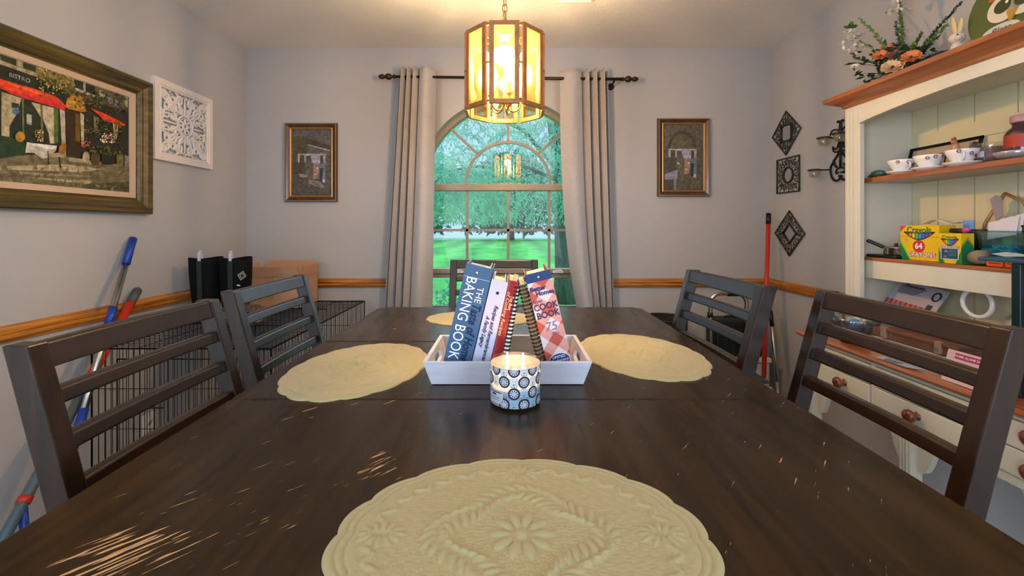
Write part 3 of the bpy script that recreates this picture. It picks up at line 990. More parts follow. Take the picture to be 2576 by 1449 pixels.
for i in range(-6, 12):
    for j in range(-6, 12):
        c1 = ((i + j) * S / 2, (i - j) * S / 2 + .012)
        kind = (i % 2) + (j % 2)
        q = clip_poly([(c1[0], c1[1] - S / 2), (c1[0] + S / 2, c1[1]), (c1[0], c1[1] + S / 2), (c1[0] - S / 2, c1[1])])
        if q and kind != 1:
            g.poly([o + r * x + u * z + Vector((0, -.0005, 0)) for x, z in q], col=RC if kind == 2 else LT)
fq(g, o, r, u, 0, w, h - .022, h, NV, .0008)
M = lambda x, z: frame(o + r * x + u * z + Vector((0, -.0014, 0)), r, u)
g.text('Better', .0150, M(w * .36, h * .845), bold=.0005, col='#1b2b62')
g.text('Homes', .0150, M(w * .60, h * .795), bold=.0005, col='#1b2b62')
g.text('New', .0125, M(w * .20, h * .725), shear=.4, col='#39406e')
g.text('COOK', .0215, M(w * .50, h * .665), bold=.0004, col='#1b2450', sx=.9)
g.text('BOOK', .0215, M(w * .52, h * .585), bold=.0004, col='#1b2450', sx=.9)
g.text('75', .0300, M(w * .50, h * .465), shear=.2, col='#5a6a92')
g.text('Years', .0085, M(w * .62, h * .395), shear=.3, col='#5a6a92')
ce = o + r * w * .52 + u * h * .135 + Vector((0, -.001, 0))
for (ra, rb, cc, e) in ((.0258, .0175, '#e9e2e6', 0), (.0246, .0163, '#23407c', -.0005)):
    g.poly([ce + r * (ra * math.cos(2 * PI * i / 32)) + u * (rb * math.sin(2 * PI * i / 32)) + Vector((0, e, 0)) for i in range(32)], col=cc)
M2 = lambda x, z: frame(ce + r * x + u * z + Vector((0, -.0011, 0)), r, u)
g.text('LIMITED', .0085, M2(0, .0085), col='#f0eef2'); g.text('Anniversary', .0098, M2(0, 0), shear=.4, col='#f0eef2', sx=.9); g.text('EDITION', .0085, M2(0, -.0085), col='#f0eef2')
g.build('cover', PRINT, t)
g = MB(); slab(g, o, r, u, d, .006, w - .006, .010, dp - .006, .005, h - .010); g.build('pages', PAGES, t)
g = MB(); g.ball(o + r * w * .5 + u * (h - .012) + Vector((0, -.001, 0)), (.0040, .003, .0040), 12, 8); g.build('rivet', CHROME, t)

# ---------------------------------------------------------------- jar candle
CX, CY, CR, CH = .0118, .90, .0515, .091
cd = thing('jar_candle', 'lit wide glass jar candle with blue fruit-slice label in front of tray', 'candle', (CX, CY, TZ))
g = MB(); c0 = (CX, CY, TZ + .0005)
g.lathe([(0, 0), (CR - .006, 0), (CR - .001, .004), (CR, .010), (CR, CH - .002), (CR - .0015, CH), (CR - .003, CH - .002), (CR - .0035, .010), (CR - .007, .006), (0, .006)], 64, c0, cap=False)
g.build('glass_jar', thin_glass('candle_glass', (.97, .97, .97), .10, .02), cd)
g = MB(); g.lathe([(0, .0065), (CR - .008, .0065), (CR - .0042, .010), (CR - .0042, .040), (CR - .010, .0395), (0, .039)], 48, c0, cap=False)
g.build('wax', mat('blue_wax', '#b9d3e2', .4), cd)
LABM = paint_mat('translucent_label', .35, trans=.5)
def cyl(a, z, r=CR + .0003):
    return Vector((CX + r * math.sin(a), CY - r * math.cos(a), TZ + z))
g = MB()
z0, z1 = .006, .0835
for i in range(72):
    a0, a1 = 2 * PI * i / 72, 2 * PI * (i + 1) / 72
    g.add([cyl(a0, z0), cyl(a1, z0), cyl(a1, z1), cyl(a0, z1)], [(0, 1, 2, 3)], col='#a7b7c6', sm=True)
def disc(a, z, rad, col, e, inner=0.0, t0=0, t1=360, sx=1.0):
    n = 20
    ps = []
    for i in range(n + 1):
        t = R(t0 + (t1 - t0) * i / n)
        ps.append((rad * math.cos(t) * sx, rad * math.sin(t)))
    rr = CR + .0003 + e
    cen = cyl(a, min(max(z, z0), z1), rr)
    for i in range(n):
        (xa, za), (xb, zb) = ps[i], ps[i + 1]
        cz = lambda q: min(max(q, z0), z1)
        g.add([cen, cyl(a + xa * .5 / CR, cz(z + za * .5), rr), cyl(a + xb * .5 / CR, cz(z + zb * .5), rr)], [(0, 1, 2)], col=col, sm=True)
        g.add([cyl(a + xa * .5 / CR, cz(z + za * .5), rr), cyl(a + xa / CR, cz(z + za), rr), cyl(a + xb / CR, cz(z + zb), rr), cyl(a + xb * .5 / CR, cz(z + zb * .5), rr)], [(0, 1, 2, 3)], col=col, sm=True)
def wedge(a, z, t, r0, r1, hw, col, e):
    rr = CR + .0003 + e
    c, s = math.cos(t), math.sin(t)
    q = lambda u, v: cyl(a + (u * c - v * s) / CR, min(max(z + u * s + v * c, z0), z1), rr)
    g.add([q(r0, 0), q(r1, -hw), q(r1 * 1.08, 0), q(r1, hw)], [(0, 1, 2, 3)], col=col)
step = 2 * PI / 8
for row in range(4):
    z = .0800 - row * .0222
    for k in range(8):
        a = (k + (.5 if row % 2 else 0)) * step - .06
        if row >= 2 and -1.25 < ((a + PI) % (2 * PI)) - PI < -.5: continue
        disc(a, z, .0120, '#27305f', .0006)
        disc(a, z, .0086, '#e9eef2', .0009)
        for j in range(9):
            wedge(a, z, 2 * PI * j / 9, .0024, .0072, .0010, '#2c3566', .0012)
        for j in (-1, 0, 1):
            wedge(a, z, PI / 2 + .35 * j, .0120, .0150, .0008, '#2c4a7c', .0007)
        a2 = a + step / 2
        disc(a2, z, .0112, '#aed0de', .0004)
        disc(a2 - .05, z + .002, .0007, '#2b3a70', .0008); disc(a2 + .06, z + .003, .0007, '#2b3a70', .0008)
        wedge(a2, z - .004, PI + .1, -.004, .002, .0011, '#41507e', .0008)
# paper label block at lower left
for (a0, a1, zz0, zz1, c, e) in ((-1.25, -.50, .012, .036, '#dfe6ee', .0010), (-1.2, -.55, .0335, .0352, '#26365f', .0014), (-1.05, -.83, .0285, .0315, '#1b2340', .0014), (-1.2, -.62, .0245, .0252, '#5a6a86', .0014), (-1.2, -.66, .0215, .0222, '#5a6a86', .0014), (-1.2, -.62, .0185, .0192, '#5a6a86', .0014)):
    n = 8
    for i in range(n):
        b0, b1 = a0 + (a1 - a0) * i / n, a0 + (a1 - a0) * (i + 1) / n
        rr = CR + .0003 + e
        g.add([cyl(b0, zz0, rr), cyl(b1, zz0, rr), cyl(b1, zz1, rr), cyl(b0, zz1, rr)], [(0, 1, 2, 3)], col=c, sm=True)
g.build('label', LABM, cd)
FLM = mat('flame', '#000000', .9, spec=0.0, emit='#ff9a3c', emit_s=2.4)
WICK = mat('wick', '#3a3028', .9)
for k, (fx, fy2) in enumerate(((-.016, -.006), (.017, .010), (.003, -.020))):
    g = MB(); g.tube([(CX + fx, CY + fy2, TZ + .038), (CX + fx, CY + fy2, TZ + .046)], .0009, 6); g.build('wick', WICK, cd)
    g = MB(); g.lathe([(0, 0), (.0020, .002), (.0024, .005), (.0012, .010), (0, .014)], 12, (CX + fx, CY + fy2, TZ + .0445), cap=False); g.build('flame', FLM, cd)
l = lamp('candle_light', 'POINT', (CX, CY, TZ + .062), .72, (1, .34, .11), shadow_soft_size=.010)
# ---------------------------------------------------------------- pendant lantern
LXc, LYc = -.018, 1.60
LZ0, LZ1 = 1.700, 1.982
AP = .140
BRONZE = mat('antique_copper_frame', '#a36c42', .38, .35, noise_s=30, noise_a=.2)
BRASS = mat('aged_brass', '#b08a4a', .3, .9)
AMBER = thin_glass('bevelled_lamp_glass', (.80, .68, .44), .04, .05, .02, (1, .78, .38), .35)
pl = thing('pendant_lantern', 'octagonal copper and glass lantern glowing on a chain above the table', 'lamp', (LXc, LYc, LZ0))
lc = Vector((LXc, LYc, 0))
PWd = .103
for k in range(8):
    a = k * PI / 4 - PI / 2
    n = Vector((math.cos(a), math.sin(a), 0)); s = Vector((-math.sin(a), math.cos(a), 0))
    def Q(u, z, dd=0): return lc + n * (AP + dd) + s * u + Vector((0, 0, z))
    g = MB()
    bw_ = .0165; th = .010
    hwid = PWd / 2
    for (u0, u1, za, zb2) in ((-hwid, -hwid + bw_, LZ0, LZ1), (hwid - bw_, hwid, LZ0, LZ1), (-hwid + bw_, hwid - bw_, LZ0, LZ0 + bw_), (-hwid + bw_, hwid - bw_, LZ1 - bw_, LZ1)):
        g.hexa([Q(u0, za, -th / 2), Q(u1, za, -th / 2), Q(u1, za, th / 2), Q(u0, za, th / 2)], [Q(u0, zb2, -th / 2), Q(u1, zb2, -th / 2), Q(u1, zb2, th / 2), Q(u0, zb2, th / 2)])
    p = g.build('lantern_panel', BRONZE, pl, bevel=.0015)
    g = MB(); g.poly([Q(-hwid + bw_, LZ0 + bw_), Q(hwid - bw_, LZ0 + bw_), Q(hwid - bw_, LZ1 - bw_), Q(-hwid + bw_, LZ1 - bw_)])
    # bevelled rim of the glass
    e = .008
    g.add([Q(-hwid + bw_, LZ0 + bw_, .001), Q(hwid - bw_, LZ0 + bw_, .001), Q(hwid - bw_ - e, LZ0 + bw_ + e, .003), Q(-hwid + bw_ + e, LZ0 + bw_ + e, .003),
           Q(-hwid + bw_, LZ1 - bw_, .001), Q(hwid - bw_, LZ1 - bw_, .001), Q(hwid - bw_ - e, LZ1 - bw_ - e, .003), Q(-hwid + bw_ + e, LZ1 - bw_ - e, .003)], [(0, 1, 2, 3), (5, 4, 7, 6), (0, 3, 7, 4), (1, 5, 6, 2)])
    g.build('glass_pane', AMBER, p, world=True)
g = MB()
for k in range(8):                       # top spider: spokes and ring as one casting
    a = k * PI / 4 - PI / 2 + PI / 8
    n = Vector((math.cos(a), math.sin(a), 0))
    g.bar(lc + Vector((0, 0, LZ1 - .006)), lc + n * AP * 1.07 + Vector((0, 0, LZ1 - .006)), .005, .005)
g.tube([lc + Vector((.055 * math.cos(2 * PI * i / 24), .055 * math.sin(2 * PI * i / 24), LZ1 - .006)) for i in range(24)], .004, 6, closed=True)
g.build('lantern_frame', BRASS, pl)
for k in range(8):
    a = k * PI / 4 - PI / 2 + PI / 8
    n = Vector((math.cos(a), math.sin(a), 0)); s = Vector((-math.sin(a), math.cos(a), 0))
    for z in (LZ0 + .01, (LZ0 + LZ1) / 2, LZ1 - .012):
        p = lc + n * (AP * 1.075) + Vector((0, 0, z))
        MB().bar(p - s * .013, p + s * .013, .004, .006).build('corner_clip', BRASS, pl)
g = MB(); c0 = (LXc, LYc, LZ0)
g.lathe([(0, .268), (.012, .268), (.038, .276), (.044, .284), (.020, .294), (.006, .298), (.006, .304), (.010, .306), (0, .308)], 24, c0, cap=False)
g.lathe([(0, .030), (.010, .032), (.014, .042), (.005, .052), (.005, .27)], 12, c0, cap=False)
g.build('centre_stem', BRASS, pl)
BULB = mat('bulb_glow', '#ffffff', .3, emit='#ffd18a', emit_s=60)
for k in range(5):
    a = k * 2 * PI / 5 - PI / 2 + .3
    n = Vector((math.cos(a), math.sin(a), 0))
    B = lc + Vector((0, 0, LZ0))
    g = MB(); g.tube([B + n * .006 + Vector((0, 0, .045))] + [B + n * (.033 - .027 * math.cos(t)) + Vector((0, 0, .045 - .036 * math.sin(t))) for t in [PI * i / 8 for i in range(1, 8)]] + [B + n * .060 + Vector((0, 0, .055))], .003, 7)
    g.lathe([(.004, 0), (.012, .004), (.013, .008), (.0085, .010), (.0085, .046), (0, .046)], 14, B + n * .060 + Vector((0, 0, .052)), cap=False)
    ar = g.build('candle_arm', BRASS, pl)
    g = MB(); g.lathe([(.006, 0), (.011, .008), (.019, .028), (.018, .044), (.010, .066), (0, .080)], 16, B + n * .060 + Vector((0, 0, .099)), cap=False)
    g.build('bulb', BULB, pl)
g = MB()
zc = LZ1 + .022
g.tube([lc + Vector((.012 * math.cos(t), 0, LZ1 + .010 + .012 * math.sin(t))) for t in [2 * PI * i / 16 for i in range(16)]], .0018, 6, closed=True)
k = 0
while zc < ZC - .05:
    ax = Vector((1, 0, 0)) if k % 2 else Vector((.55, .83, 0))
    g.tube([lc + ax * (.0085 * math.cos(t)) + Vector((0, 0, zc + .011 + .0165 * math.sin(t))) for t in [2 * PI * i / 16 for i in range(16)]], .0019, 6, closed=True)
    zc += .0265; k += 1
g.tube([lc + Vector((.003 * math.sin(i), .003 * math.cos(i), LZ1 + i * (ZC - LZ1) / 16)) for i in range(17)], .0013, 5)
g.build('chain', BRASS, pl)
g = MB(); g.lathe([(0, -.045), (.012, -.042), (.050, -.018), (.062, 0), (0, 0)], 24, (LXc, LYc, ZC), cap=False); g.build('canopy', BRASS, pl)
lamp('lantern_light', 'POINT', (LXc, LYc, LZ0 + .205), 60.0, (1.0, .67, .34), shadow_soft_size=.03)

# ---------------------------------------------------------------- curtain rod and curtains
RY = 2.684
BRZ = mat('oiled_bronze_rod', '#3a2a1e', .4, .5)
rod = thing('curtain_rod', 'dark bronze curtain rod with turned finials above the window', 'curtain rod', (0, RY, 2.208))
zr = lambda x: 2.212 - .009 * x / .8
g = MB(); g.tube([(-.72, RY, zr(-.72)), (.70, RY, zr(.70))], .0085, 12); g.tube([(-.02, RY, zr(0)), (.70, RY, zr(.7))], .0098, 12); g.build('rod', BRZ, rod)
for s, xe in ((-1, -.715), (1, .70)):
    prof = [(.009, 0), (.013, .004), (.013, .010), (.008, .016), (.010, .022), (.017, .030), (.0205, .040), (.018, .052), (.011, .060), (.0085, .066), (.014, .073), (.0155, .082), (.013, .094), (.008, .102), (0, .106)]
    M = Matrix.Rotation(s * PI / 2, 4, 'Y')
    MB().lathe(prof, 20, (xe, RY, zr(xe)), M).build('finial', BRZ, rod)
    g = MB(); xb = s * .655
    g.tube([(xb, RY, zr(xb) - .012), (xb, RY + .05, zr(xb) - .016), (xb, YB, zr(xb) - .016)], .006, 8); g.lathe([(.022, 0), (.022, .004), (0, .006)], 16, (xb, YB, zr(xb) - .016), Matrix.Rotation(PI / 2, 4, 'X'))
    g.build('bracket', BRZ, rod)
CURT = None
m, nt, b = new_mat('oatmeal_linen_curtain')
tc = nt.nodes.new('ShaderNodeTexCoord'); mp = nt.nodes.new('ShaderNodeMapping'); mp.inputs['Scale'].default_value = (1, 1, 8)
n1 = nt.nodes.new('ShaderNodeTexNoise'); n1.inputs['Scale'].default_value = 40; n1.inputs['Detail'].default_value = 6
nt.links.new(tc.outputs['Object'], mp.inputs[0]); nt.links.new(mp.outputs[0], n1.inputs['Vector'])
rp = nt.nodes.new('ShaderNodeValToRGB'); rp.color_ramp.elements[0].position = .3; rp.color_ramp.elements[1].position = .7
rp.color_ramp.elements[0].color = (*lin('#c0bbb8'), 1); rp.color_ramp.elements[1].color = (*lin('#cec9c8'), 1)
nt.links.new(n1.outputs[0], rp.inputs[0]); nt.links.new(rp.outputs[0], b.inputs['Base Color']); b.inputs['Roughness'].default_value = .8
tl = nt.nodes.new('ShaderNodeBsdfTranslucent'); nt.links.new(rp.outputs[0], tl.inputs[0])
ms = nt.nodes.new('ShaderNodeMixShader'); ms.inputs[0].default_value = .22
nt.links.new(b.outputs[0], ms.inputs[1]); nt.links.new(tl.outputs[0], ms.inputs[2]); nt.links.new(ms.outputs[0], nt.nodes['Material Output'].inputs[0])
CURT = m
ZT = 2.272
def curtain(label, edges, flat_first, phase, dz=0.0):
    """edges(t) gives left and right X for t = 0 top .. 1 floor; folds are tight on the outer part, wide on the inner part"""
    t = thing('curtain', label, 'curtain', ((edges(0)[0] + edges(0)[1]) / 2, RY, .02), group='curtains on the bronze rod')
    def fn(u, v):
        L, Rr = edges(v)
        w = Rr - L
        q = 1 - u if flat_first else u            # q = 0 outer edge, 1 inner edge
        # share of the width: 3.5 tight folds then one wide soft fold
        if q < .62:
            s = q / .62
            xq = .56 * s
            y = .046 * math.sin(2 * PI * 3.5 * s + phase) * (1 - .15 * v)
            xq += .022 * math.sin(2 * PI * 7 * s + .6)
        else:
            s = (q - .62) / .38
            xq = .56 + .44 * s
            y0 = .046 * math.sin(2 * PI * 3.5 + phase)
            y = y0 * (1 - s) + .042 * math.sin(PI * (s * 1.15)) * (-1 if phase < 1 else 1) * .9
        y += .008 * math.sin(7 * v + 9 * q) * v
        x = L + w * ((1 - xq) if flat_first else xq)
        return (x, RY + y, (ZT + dz) * (1 - v) + .015 * v)
    g = MB(); g.grid(fn, 150, 60)
    g.build('curtain_cloth', CURT, t, solid=.0022)
    zz = zr(edges(0)[0])
    for gx in ([edges(0)[0] + (edges(0)[1] - edges(0)[0]) * f for f in ((.20, .58) if flat_first else (.42, .80))]):
        g = MB(); g.tube([(gx, RY + .018 * math.cos(a), zz + .020 * math.sin(a)) for a in [2 * PI * i / 20 for i in range(20)]], .0032, 8, closed=True); g.build('grommet', CHROME, t)
    return t
def eL(v):
    z = ZT * (1 - v); k = (ZT - z) / (ZT - .7775)
    return (-.690 - .094 * k, -.462 - .024 * k)
def eR(v):
    z = ZT * (1 - v); k = (ZT - z) / (ZT - .7775)
    return (.315 + .010 * k + .095 * k ** 3 if k < 1 else .42 + .06 * (k - 1), .617 + .037 * k)
curtain('oatmeal linen curtain hanging left of the window', eL, False, 0.0)
curtain('oatmeal linen curtain hanging right of the window', eR, True, 0.0, -.012)
# ---------------------------------------------------------------- framed cafe painting, left wall
FR1 = wood('dark_olive_frame', '#2a2210', '#63501f', .38, 'Y', 5, coat=.2)
FR2 = wood('old_gold_frame', '#4a3716', '#8a6a2a', .4, 'Z', 5, coat=.2)
LINER = mat('linen_liner', '#c3a78d', .8, bump=.3, bump_s=600)
OILP = paint_mat('oil_paint', .45, .45, 60)
pt = thing('framed_painting', 'large gold-framed cafe street painting with red awnings, on left wall', 'painting', (XL, 1.57, 1.647))
PY0, PY1, PZ0, PZ1 = 1.125, 2.016, 1.338, 1.955
def frame_ring(g, y0, y1, z0, z1, prof, X, sgn):
    """mitred frame; prof = (inset from outer edge, depth from wall)"""
    loops = []
    for ins, d in prof:
        loops.append([(X + sgn * d, y0 + ins, z0 + ins), (X + sgn * d, y1 - ins, z0 + ins), (X + sgn * d, y1 - ins, z1 - ins), (X + sgn * d, y0 + ins, z1 - ins)])
    b = len(g.v); g.v += [tuple(p) for l in loops for p in l]
    n = len(loops)
    for i in range(n - 1):
        for k in range(4):
            k1 = (k + 1) % 4
            g.f.append([b + i * 4 + k, b + i * 4 + k1, b + (i + 1) * 4 + k1, b + (i + 1) * 4 + k]); g.m.append(0); g.c.append((1, 1, 1)); g.s.append(False)
g = MB(); frame_ring(g, PY0, PY1, PZ0, PZ1, [(0, 0), (0, .020), (.004, .034), (.010, .040), (.030, .034), (.044, .024), (.052, .026), (.060, .022), (.066, .014), (.074, .012), (.074, 0)], XL, 1)
g.build('picture_frame', FR1, pt)
g = MB(); frame_ring(g, PY0 + .073, PY1 - .073, PZ0 + .073, PZ1 - .073, [(0, 0), (0, .014), (.022, .011), (.025, .006), (.025, 0)], XL, 1)
g.build('frame_liner', LINER, pt)
cy0, cy1, cz0, cz1 = PY0 + .096, PY1 - .097, PZ0 + .0955, PZ1 - .0955
rnd = random.Random(9)
g = MB()
XC = XL + .004
def cw(x, y):
    p = side(x / 3.45, y / 3.45 + 80, XL + .005)
    return (min(max(p.y, cy0), cy1), min(max(p.z, cz0), cz1))
lay = [0]
def CPoly(pts, col):
    lay[0] += 1
    e = .00012 * lay[0]
    g.poly([(XC + e, *cw(x, y)) for x, y in pts], col=col)
def CEll(x, y, rx, ry, col):
    CPoly([(x + rx * math.cos(2 * PI * i / 14), y + ry * math.sin(2 * PI * i / 14)) for i in range(14)], col)
def strokes(n, x0, x1, y0, y1, cols, L=16, W=7):
    lay[0] += 1
    for _ in range(n):
        x, y = rnd.uniform(x0, x1), rnd.uniform(y0, y1); a = rnd.uniform(0, PI)
        l, w = L * rnd.uniform(.5, 1.2), W * rnd.uniform(.6, 1.2)
        c, s = math.cos(a), math.sin(a)
        g.poly([(XC + .00012 * lay[0] + .00002 * rnd.random(), *cw(x + u * l * c - v * w * s, y + u * l * s + v * w * c)) for u, v in ((-1, 0), (0, -1), (1, 0), (0, 1))], col=rnd.choice(cols))
g.poly([(XC, cy0, cz0), (XC, cy1, cz0), (XC, cy1, cz1), (XC, cy0, cz1)], col='#3d3720')
CPoly([(-900, -140), (0, 175), (1112, 545), (1112, 720), (640, 560), (330, 400), (0, 270), (-900, -20)], '#5d5335')
CPoly([(10, 195), (140, 240), (140, 292), (10, 245)], '#28301c'); CPoly([(145, 232), (202, 250), (202, 312), (145, 290)], '#a79a7c'); CPoly([(205, 255), (310, 285), (310, 345), (205, 312)], '#2c331f')
CPoly([(312, 285), (520, 355), (640, 395), (640, 480), (312, 370)], '#8a7440')
CPoly([(-900, -20), (0, 245), (330, 365), (330, 395), (0, 280), (-900, 30)], '#9b8f74')
CPoly([(-900, 30), (0, 285), (330, 400), (560, 520), (560, 600), (330, 520), (0, 420), (-900, 200)], '#1e241a')
CPoly([(645, 395), (722, 425), (722, 502), (650, 482)], '#1f2b22'); CPoly([(740, 435), (825, 460), (820, 552), (742, 520)], '#202b24'); CPoly([(722, 420), (744, 430), (744, 517), (722, 507)], '#a09a84'); CPoly([(655, 485), (850, 560), (850, 582), (655, 507)], '#b0a88c')
CPoly([(860, 500), (910, 535), (910, 582), (860, 572)], '#9a9488'); CPoly([(930, 555), (1030, 600), (1030, 652), (940, 620)], '#7d776a'); CPoly([(1080, 560), (1108, 570), (1108, 655), (1080, 640)], '#8b8a60')
CPoly([(640, 560), (1112, 690), (1112, 1170), (560, 1110), (560, 640)], '#2b281a')
CPoly([(-900, 250), (0, 495), (560, 660), (560, 1080), (0, 1080), (-900, 1080)], '#232a1c')
CPoly([(10, 520), (185, 575), (150, 700), (80, 820), (80, 915), (10, 900)], '#a89a78'); CPoly([(270, 610), (350, 630), (352, 745)], '#b0a27c'); CPoly([(365, 635), (462, 660), (472, 970), (430, 970), (420, 880), (370, 760)], '#b5a98a'); CPoly([(-300, 450), (-120, 490), (-160, 700), (-300, 880)], '#a89a78')
CPoly([(465, 655), (502, 668), (502, 960), (465, 972)], '#4d6a2c'); CPoly([(515, 665), (560, 690), (570, 1085), (538, 1080)], '#b0a898'); CPoly([(185, 575), (202, 580), (206, 890), (190, 890)], '#5f7040'); CPoly([(345, 630), (362, 635), (372, 955), (356, 955)], '#6a6a3c')
CPoly([(225, 710), (270, 722), (270, 812), (228, 800)], '#9a9c90'); CPoly([(98, 612), (160, 625), (160, 660), (98, 660)], '#1b3324'); CEll(132, 690, 32, 28, '#48688a')
CPoly([(-900, 160), (0, 408), (280, 490), (480, 560), (565, 640), (560, 684), (440, 645), (180, 565), (0, 492), (-900, 230)], '#dc3c1c'); CPoly([(60, 500), (180, 535), (565, 640), (560, 684), (440, 645), (180, 570), (70, 530)], '#c42b30'); CPoly([(40, 430), (260, 500), (420, 560), (300, 530), (60, 455)], '#ee6030')
M = frame((XC + .00012 * (lay[0] + 3), *cw(95, 385)), (0, 1, -.02), (0, 0, 1)); M.translation = Vector((XC + .00012 * (lay[0] + 3), *cw(165, 402)))
g.text('BISTRO', .020, M, col='#b9b7a8')
CPoly([(565, 670), (690, 700), (700, 1080), (570, 1090)], '#33240f'); CPoly([(650, 705), (690, 720), (690, 960), (650, 950)], '#6b4a1c'); CPoly([(690, 700), (722, 720), (722, 960), (700, 980)], '#b8ad8c')
CPoly([(560, 650), (575, 580), (630, 545), (690, 560), (720, 590), (742, 692), (700, 697), (580, 668)], '#a87226'); CPoly([(580, 600), (720, 620), (724, 628), (580, 608)], '#c99a4c'); CPoly([(575, 635), (732, 660), (734, 668), (575, 645)], '#c99a4c')
strokes(150, 330, 640, 340, 560, ['#8a7a2c', '#6b6a24', '#b09a48', '#3f4218', '#56531e'])
strokes(110, 640, 900, 520, 660, ['#5a5420', '#8a6f2a', '#37381a', '#2a2c16'])
strokes(60, 300, 640, 260, 480, ['#c0a85a', '#8a7a2c', '#454719'])
strokes(60, 900, 1100, 520, 720, ['#4a4632', '#2f2c20', '#6a6450'])
CPoly([(775, 662), (900, 710), (1078, 800), (1072, 818), (880, 768), (870, 742)], '#d6401f')
CPoly([(970, 795), (1020, 810), (1005, 930), (985, 930)], '#a79a68'); CPoly([(800, 730), (850, 745), (840, 850), (810, 870)], '#6b6a3c')
strokes(120, 720, 1060, 760, 960, ['#3c4420', '#5a5a2c', '#23260f', '#7a6a3a'])
strokes(46, 860, 980, 880, 960, ['#c9b8a8', '#b08a80', '#a05a50', '#e0d6c8'], 12, 8)
strokes(24, 700, 770, 950, 1000, ['#b85a5a', '#c9787a', '#7a3a3a'], 14, 8)
CPoly([(-900, 1060), (0, 1085), (420, 1055), (800, 1120), (1112, 1165), (1112, 1400), (0, 1312), (-900, 1240)], '#6a6044')
CPoly([(40, 1165), (560, 1150), (880, 1192), (700, 1217), (60, 1197)], '#a5977a'); CPoly([(150, 1212), (800, 1255), (980, 1262), (180, 1242)], '#8f8262'); CPoly([(200, 1262), (800, 1292), (760, 1322), (560, 1302)], '#a0926e'); CPoly([(700, 1322), (1110, 1300), (1110, 1385), (700, 1362)], '#4f4934'); CPoly([(580, 1090), (760, 1110), (790, 1150), (590, 1125)], '#9a8c68')
strokes(120, -400, 1100, 1150, 1370, ['#7d7354', '#55503a', '#918464', '#635a40'], 40, 7)
CPoly([(-900, 880), (0, 905), (90, 920), (200, 960), (215, 1062), (0, 1100), (-900, 1080)], '#1f3820')
CEll(735, 1085, 32, 46, '#a8977a'); CEll(815, 1100, 42, 62, '#4a3a20'); CPoly([(870, 1040), (970, 1050), (970, 1155), (870, 1150)], '#232415'); CPoly([(1000, 1060), (1062, 1070), (1062, 1165), (1000, 1162)], '#6a6038'); CPoly([(1070, 1070), (1108, 1080), (1108, 1168), (1070, 1168)], '#7d776a')
strokes(60, 760, 1060, 990, 1070, ['#4c5a24', '#2c3a18', '#6a6a2c'])
CPoly([(215, 960), (480, 992), (470, 1032), (400, 1090), (350, 1102), (280, 1052), (205, 1050)], '#b9b1a0'); CPoly([(215, 958), (480, 990), (440, 1022), (230, 976)], '#d5d2ce')
CEll(160, 910, 44, 46, '#a8762a'); CPoly([(490, 1062), (500, 990), (540, 965), (562, 980), (550, 1062)], '#8f5f20'); CPoly([(400, 1060), (480, 1048), (562, 1065), (540, 1092), (420, 1087)], '#9a8a6a'); CPoly([(495, 1085), (505, 1085), (515, 1180), (505, 1180)], '#2a1d10'); CPoly([(395, 1030), (402, 1028), (412, 1150), (404, 1150)], '#2a1d10')
strokes(40, 290, 360, 850, 950, ['#c98a4a', '#8a8a50', '#d8b890', '#5c6a3a'], 10, 7)
g.build('canvas', OILP, pt)

# ---------------------------------------------------------------- carved white fretwork panel
WCAR = mat('whitewashed_carving', '#ddd3cc', .7, noise_s=30, noise_a=.05)
fp = thing('fretwork_panel', 'square white carved scrollwork panel on left wall beside the painting', 'wall art', (XL, 2.24, 1.80))
c_y, c_z, hs = 2.24, 1.803, .1985
g = MB(); frame_ring(g, c_y - hs, c_y + hs, c_z - hs, c_z + hs, [(0, 0), (0, .020), (.002, .022), (.028, .022), (.032, .018), (.038, .020), (.042, .014), (.042, 0)], XL, 1)
g.build('panel_frame', WCAR, fp)
g = MB()
xw = XL + .010
def rib(pts, r=.0062):
    n = len(pts); r *= 1.5
    g.tube([(xw, c_y + u, c_z + v) for u, v in pts], [r * (.55 + .45 * math.sin(PI * min(1, .25 + i / n))) for i in range(n)], 6)
def rot(pts, a, m=1):
    c, s = math.cos(a), math.sin(a)
    return [(m * u * c - v * s, m * u * s + v * c) for u, v in pts]
for q in range(4):
    A = q * PI / 2
    for mflip in (1, -1):
        # scrolls towards the middle of each side
        rib(rot([(mflip * (.012 + .030 * math.sin(t)), .052 + .10 * t / 2.6) for t in [i * 2.6 / 10 for i in range(11)]], A))
        sp = scroll(1.1, .030, .008, 18, -.6)
        rib(rot([(mflip * (.036 + u * .8), .118 + v) for u, v in sp], A), .0055)
        sp = scroll(1.1, .022, .007, 16, .4)
        rib(rot([(mflip * (.030 + u * .8), .074 + v * .9) for u, v in sp], A), .0048)
        # corner leaves
        rib(rot([(mflip * (.060 + .085 * i / 10 + .012 * math.sin(i * .6)), .060 + .085 * i / 10 - .016 * math.sin(i * .62)) for i in range(11)], A), .006)
        sp = scroll(1.2, .026, .008, 18, 1.0)
        rib(rot([(mflip * (.118 + u), .082 + v) for u, v in sp], A), .0052)
        sp = scroll(1.2, .020, .007, 16, 2.2)
        rib(rot([(mflip * (.082 + u), .120 + v) for u, v in sp], A), .0048)
        sp = scroll(1.0, .019, .006, 14, 0.2)
        rib(rot([(mflip * (.134 + u), .134 + v) for u, v in sp], A), .0045)
    rib(rot([(0, .045), (0, .075), (.0, .10), (0, .158)], A), .005)
    rib(rot([(.045 + .11 * i / 8, .045 + .11 * i / 8) for i in range(9)], A), .0055)
    for mflip in (1, -1):
        rib(rot([(mflip * (.004 + .10 * i / 8), .150 - .012 * math.sin(i * .8)) for i in range(9)], A), .0045)
        rib(rot([(mflip * (.020 + .05 * i / 8), .058 + .030 * (i / 8) ** 2) for i in range(9)], A), .0055)
